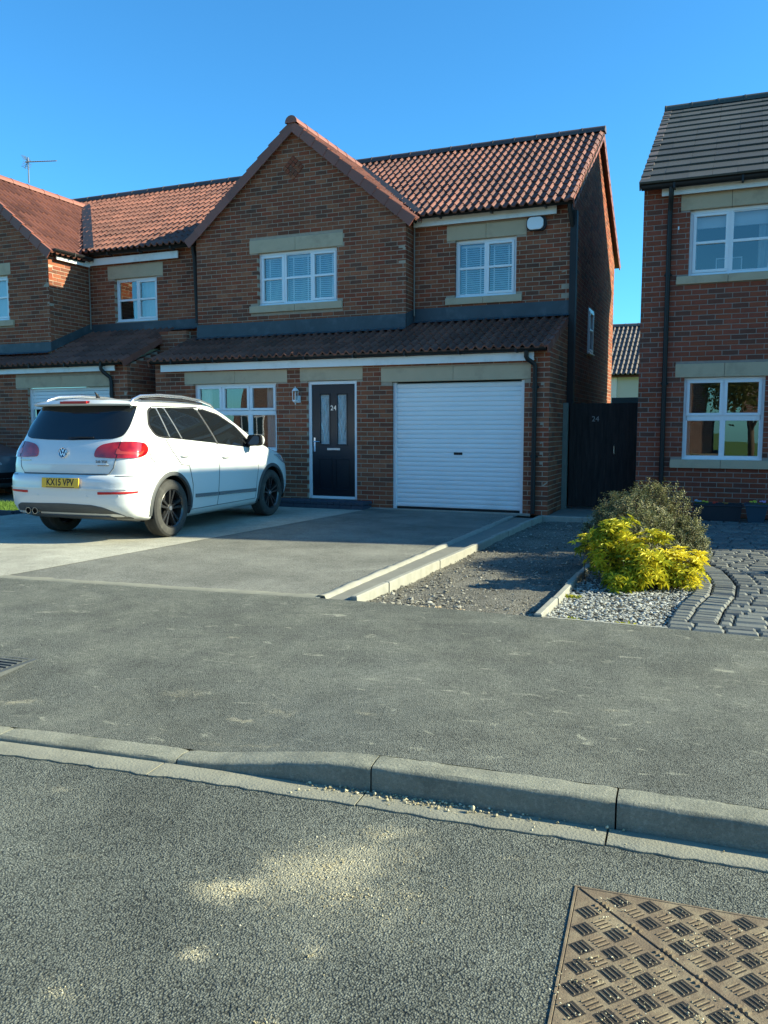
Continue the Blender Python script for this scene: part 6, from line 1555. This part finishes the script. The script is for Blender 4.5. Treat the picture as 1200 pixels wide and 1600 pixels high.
# dark car of the neighbour, nose just inside the left edge
LVH = [(z*0.87+.02, yr, yf, hw, a, b) for (z, yr, yf, hw, a, b) in LV_SUV]
B2 = Body(LVH); CM2 = Matrix.Translation((-14.72, 11.72, 0.0)) @ Matrix.Rotation(R(-84), 4, 'Z')
car2 = empty('parked_car', (-14.72, 11.72, 0), 'dark slate car at the far left edge beyond the strip of lawn', 'car', rz=R(-84))
make_body(B2, CM2, M_DKPAINT, car2, az=.33, AR=.36)
for y in (-1.30, 1.30):
    for sg in (1, -1): wheel(CM2, car2, y, sg, 0.325)
for sg in (1, -1):
    hl = [(sg*.45, .64), (sg*.50, .74), (sg*1.0, .82), (sg*1.25, .82), (sg*1.1, .71), (sg*.8, .66)]
    patch(B2, CM2, roundpoly(hl, .04), 'front', 0.006, 0.006, M_LAMPC, 'headlight', car2, 1)
    patch(B2, CM2, roundpoly([(-1.4, 1.10), (-1.3, 1.36), (-.39, 1.38), (.38, 1.20), (.72, .97), (-.17, 1.0)], .05), 'side', .004, .006, M_CARGLASS, 'side_window', car2, sg)
patch(B2, CM2, roundpoly([(-.55, .30), (.55, .30), (.60, .50), (-.60, .50)], .04), 'front', .005, .006, M_LINER, 'grille', car2, 1)

# ------------------------------------------------------------------ plants
def leafquad(mb, P, d, n, L, w_, rnd, bend=0.25):
    d = d.normalized(); s_ = d.cross(n)
    if s_.length < 1e-4: return
    s_.normalize(); n = s_.cross(d)
    a = P; b = P+d*L*0.55+n*L*bend*0.15; c = P+d*L-n*L*bend
    mb.add([a, b+s_*w_/2, c, b-s_*w_/2], [(0, 1, 2), (0, 2, 3)], rnd)
def shell(c, r, k=1.0, low=-0.2):
    while True:
        v = Vector((random.gauss(0, 1), random.gauss(0, 1), random.gauss(0, 1)))
        if v.length > 0.1:
            v.normalize()
            if v.z > low: break
    t = k*(0.80+0.22*hnoise(v.x*2+v.z*1.3+c[0]*3+9, v.y*2+9, 1.7)+0.08*random.random())
    return Vector((c[0]+v.x*r[0]*t, c[1]+v.y*r[1]*t, c[2]+v.z*r[2]*t)), v
ch = empty('yellow_shrub', (-0.75, 7.35, -0.04), 'bright yellow leaved shrub standing on the slate chippings', 'shrub')
mb = MB()
lobes = [((-0.95, 7.35, 0.20), (0.19, 0.30, 0.38), 0.48), ((-0.64, 7.25, 0.14), (0.21, 0.26, 0.31), 0.8), ((-0.42, 7.35, 0.05), (0.19, 0.22, 0.21), 0.9), ((-1.17, 7.42, 0.26), (0.10, 0.14, 0.09), 0.4), ((-0.80, 7.60, 0.12), (0.32, 0.30, 0.32), 0.4), ((-0.84, 7.12, 0.02), (0.2, 0.2, 0.12), 0.45), ((-0.98, 7.22, 0.42), (0.10, 0.12, 0.14), 0.55)]
twigs = MB()
CL = []
for i in range(62):
    c, r_, yl = random.choices(lobes, [3, 4, 2.6, 0.7, 1.8, 1.2, .6])[0]
    P, v = shell(c, r_, random.choice((1.0, 1.0, 1.1, 0.85)), -0.45); CL.append((P, v, min(1, max(0, yl+random.gauss(0.05, 0.25))), U_(.05, .095)))
for i in range(880):
    if random.random() < .72:
        P0_, v0_, yl, rr_ = random.choice(CL); g_ = Vector((random.gauss(0, .5), random.gauss(0, .5), random.gauss(0, .45)))*rr_
        P, v = P0_+g_+Vector((.02, .06, .02)), (v0_+g_*6).normalized(); k = 1; c = (P.x*.5-.4, P.y*.5+3.65, -.03)
    else:
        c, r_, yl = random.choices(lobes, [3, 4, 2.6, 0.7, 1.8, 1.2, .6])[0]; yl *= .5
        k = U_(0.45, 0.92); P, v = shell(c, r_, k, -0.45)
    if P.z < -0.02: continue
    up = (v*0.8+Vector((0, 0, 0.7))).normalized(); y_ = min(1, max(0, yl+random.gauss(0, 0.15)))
    a0 = U_(0, 6.28); t1 = up.orthogonal().normalized(); t2 = up.cross(t1); nn = random.choice((6, 7, 8))
    for q in range(nn):
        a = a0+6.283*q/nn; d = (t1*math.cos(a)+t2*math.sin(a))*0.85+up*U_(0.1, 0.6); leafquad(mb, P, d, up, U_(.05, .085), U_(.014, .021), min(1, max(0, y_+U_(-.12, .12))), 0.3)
    if i % 3 == 0: twigs.tube([P, P-v*0.1-Vector((0, 0, .05)), Vector((c[0], c[1], -0.03))], [.002, .003, .005], 4)
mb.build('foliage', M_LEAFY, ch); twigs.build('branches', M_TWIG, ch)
bs = empty('dark_shrub', (-0.75, 8.5, -0.04), 'rounded small leaved grey green shrub behind the yellow one', 'shrub')
mb = MB(); twigs = MB(); lob = [((-0.80, 8.70, 0.25), (0.52, 0.78, 0.54)), ((-1.10, 8.45, 0.20), (0.26, 0.5, 0.40)), ((-0.42, 8.5, 0.14), (0.24, 0.4, 0.32)), ((-0.80, 8.0, 0.22), (0.34, 0.36, 0.36))]
for i in range(4600):
    c, r_ = random.choices(lob, [5, 1.5, 1.5, 1.5])[0]; k = 1.03 if random.random() < .6 else U_(.6, 1.0)
    if random.random() < .05: k = U_(1.05, 1.18)
    P, v = shell(c, r_, k, -0.4)
    if P.z < 0: continue
    d = (v+Vector((U_(-.4, .4), U_(-.4, .4), U_(0, .7)))).normalized(); L = U_(.04, .09); rn = min(1, max(0, random.gauss(.45, .28)))
    if random.random() < .03: rn = 1.0
    A = P-d*L*.6; twigs.tube([A-d*.08, P+d*L*.5], .0014, 3)
    for q in range(10):
        o = A+d*L*(q/9)*1.15; a = q*2.4; t1 = d.orthogonal().normalized(); t2 = d.cross(t1); e_ = t1*math.cos(a)+t2*math.sin(a)+d*.6
        leafquad(mb, o, e_, Vector((0, 0, 1))+v*.5, U_(.020, .034), U_(.011, .016), min(1, max(0, rn+U_(-.2, .2))), .15)
for q in range(16):
    a = U_(0, 6.28); twigs.tube([(-.76, 8.5, -.03), (-.76+.2*math.cos(a), 8.5+.2*math.sin(a), .25), (-.76+.42*math.cos(a), 8.5+.42*math.sin(a), .5)], [.012, .008, .003], 5)
mb.build('foliage', M_LEAFG, bs); twigs.build('branches', M_TWIG, bs)
# sprigs on the bed edge
for (x, y, lb) in ((-0.62, 5.79, 'small green weed at the front edge of the slate bed, near its middle'), (-0.98, 5.79, 'tiny yellow green weed at the front of the slate bed beside the pale kerb'), (-1.14, 6.6, 'small trailing weed beside the pale edging kerb of the slate bed')):
    wd = MB()
    for q in range(60):
        a = U_(0, 6.28); leafquad(wd, Vector((x+U_(-.05, .05), y+U_(-.02, .04), -.02)), Vector((math.cos(a), math.sin(a), U_(.3, 1.2))), Vector((0, 0, 1)), U_(.02, .045), .012, U_(.0, .7))
    tag(wd.build('weed', M_LEAFY), lb, 'weed')
# planters
tr = empty('planter_trough', (-0.1, 12.85, 0), 'long black planter trough with a few small flowers below the right house window', 'planter')
M_POT = weather((0.02, 0.024, 0.03), 0.2, 6, 0.5, name='black_planter'); M_POTB = weather((0.03, 0.06, 0.085), 0.2, 6, 0.45, name='blue_planter')
def taper(mb, x0, x1, y0, y1, z0, z1, k):
    v = [(x0+k, y0+k, z0), (x1-k, y0+k, z0), (x1-k, y1-k, z0), (x0+k, y1-k, z0), (x0, y0, z1), (x1, y0, z1), (x1, y1, z1), (x0, y1, z1),
         (x0+.015, y0+.015, z1), (x1-.015, y0+.015, z1), (x1-.015, y1-.015, z1), (x0+.015, y1-.015, z1), (x0+.015, y0+.015, z1-.03), (x1-.015, y0+.015, z1-.03), (x1-.015, y1-.015, z1-.03), (x0+.015, y1-.015, z1-.03)]
    mb.add(v, [(3, 2, 1, 0), (0, 1, 5, 4), (1, 2, 6, 5), (2, 3, 7, 6), (3, 0, 4, 7), (4, 5, 9, 8), (5, 6, 10, 9), (6, 7, 11, 10), (7, 4, 8, 11), (8, 9, 13, 12), (9, 10, 14, 13), (10, 11, 15, 14), (11, 8, 12, 15), (12, 13, 14, 15)])
mb = MB(); taper(mb, -0.48, 0.17, 12.72, 12.98, 0.0, 0.25, .025); mb.bbox(-.49, .18, 12.71, 12.99, .215, .235, .004); mb.build('trough', M_POT, tr)
pt_ = empty('plant_pot', (0.33, 12.75, 0), 'square tapered dark blue plant pot at the right end of the black trough', 'plant pot')
mb = MB(); taper(mb, .20, .50, 12.62, 12.90, 0, .27, .05); mb.bbox(.19, .51, 12.61, 12.91, .235, .262, .004); mb.build('pot', M_POTB, pt_)
flm = {}
for (x, y, z, c, o_) in ((-.33, 12.8, .26, (.65, .6, .05), tr), (-.42, 12.78, .27, (.30, .45, .5), tr), (-.18, 12.8, .25, (.6, .06, .03), tr), (-.05, 12.82, .24, (.35, .2, .05), tr), (.30, 12.75, .28, (.65, .65, .06), pt_), (.43, 12.72, .29, (.55, .35, .6), pt_)):
    lf = MB()
    for q in range(70):
        a = U_(0, 6.28); leafquad(lf, Vector((x+U_(-.05, .05), y+U_(-.04, .04), z-.03)), Vector((math.cos(a), math.sin(a), U_(.2, 1))), Vector((0, 0, 1)), U_(.02, .045), .012, U_(0, .35))
    lf.build('leaves', M_LEAFY, o_)
    fl = MB()
    for q in range(5):
        P = Vector((x+U_(-.035, .035), y+U_(-.03, .03), z+U_(.0, .02)))
        for k in range(5): a = 6.283*k/5; leafquad(fl, P, Vector((math.cos(a), math.sin(a)*.6-.4, .5)), Vector((0, -1, .3)), .022, .018, .5)
    fl.build('flowers', mat('petal', c, 0.7), o_)
# unseen cone shrub, added beyond the frame to cast a pointed shadow on the paving
cs = empty('shadow_shrub', (1.75, 8.72, 0), 'unseen conical evergreen added beyond the frame to cast a shadow on the paving', 'shrub')
mb = MB()
for i in range(2600):
    t = random.random()**.6; z = 0.82*(1-t); a = U_(0, 6.28); r_ = .05+.33*t*U_(.85, 1.05); P = Vector((1.75+r_*math.cos(a), 8.72+r_*math.sin(a), z+.02)); leafquad(mb, P, Vector((math.cos(a), math.sin(a), .8)), Vector((0, 0, 1)), .05, .022, U_(0, .5))
mb.build('foliage', M_LEAFG, cs); mb = MB(); mb.lathe([(0, .0), (.33, .0), (.05, .75), (0, .8)], 14, M=Matrix.Translation((1.75, 8.72, 0))); mb.build('inner_stems', M_TWIG, cs)

flush_pieces()
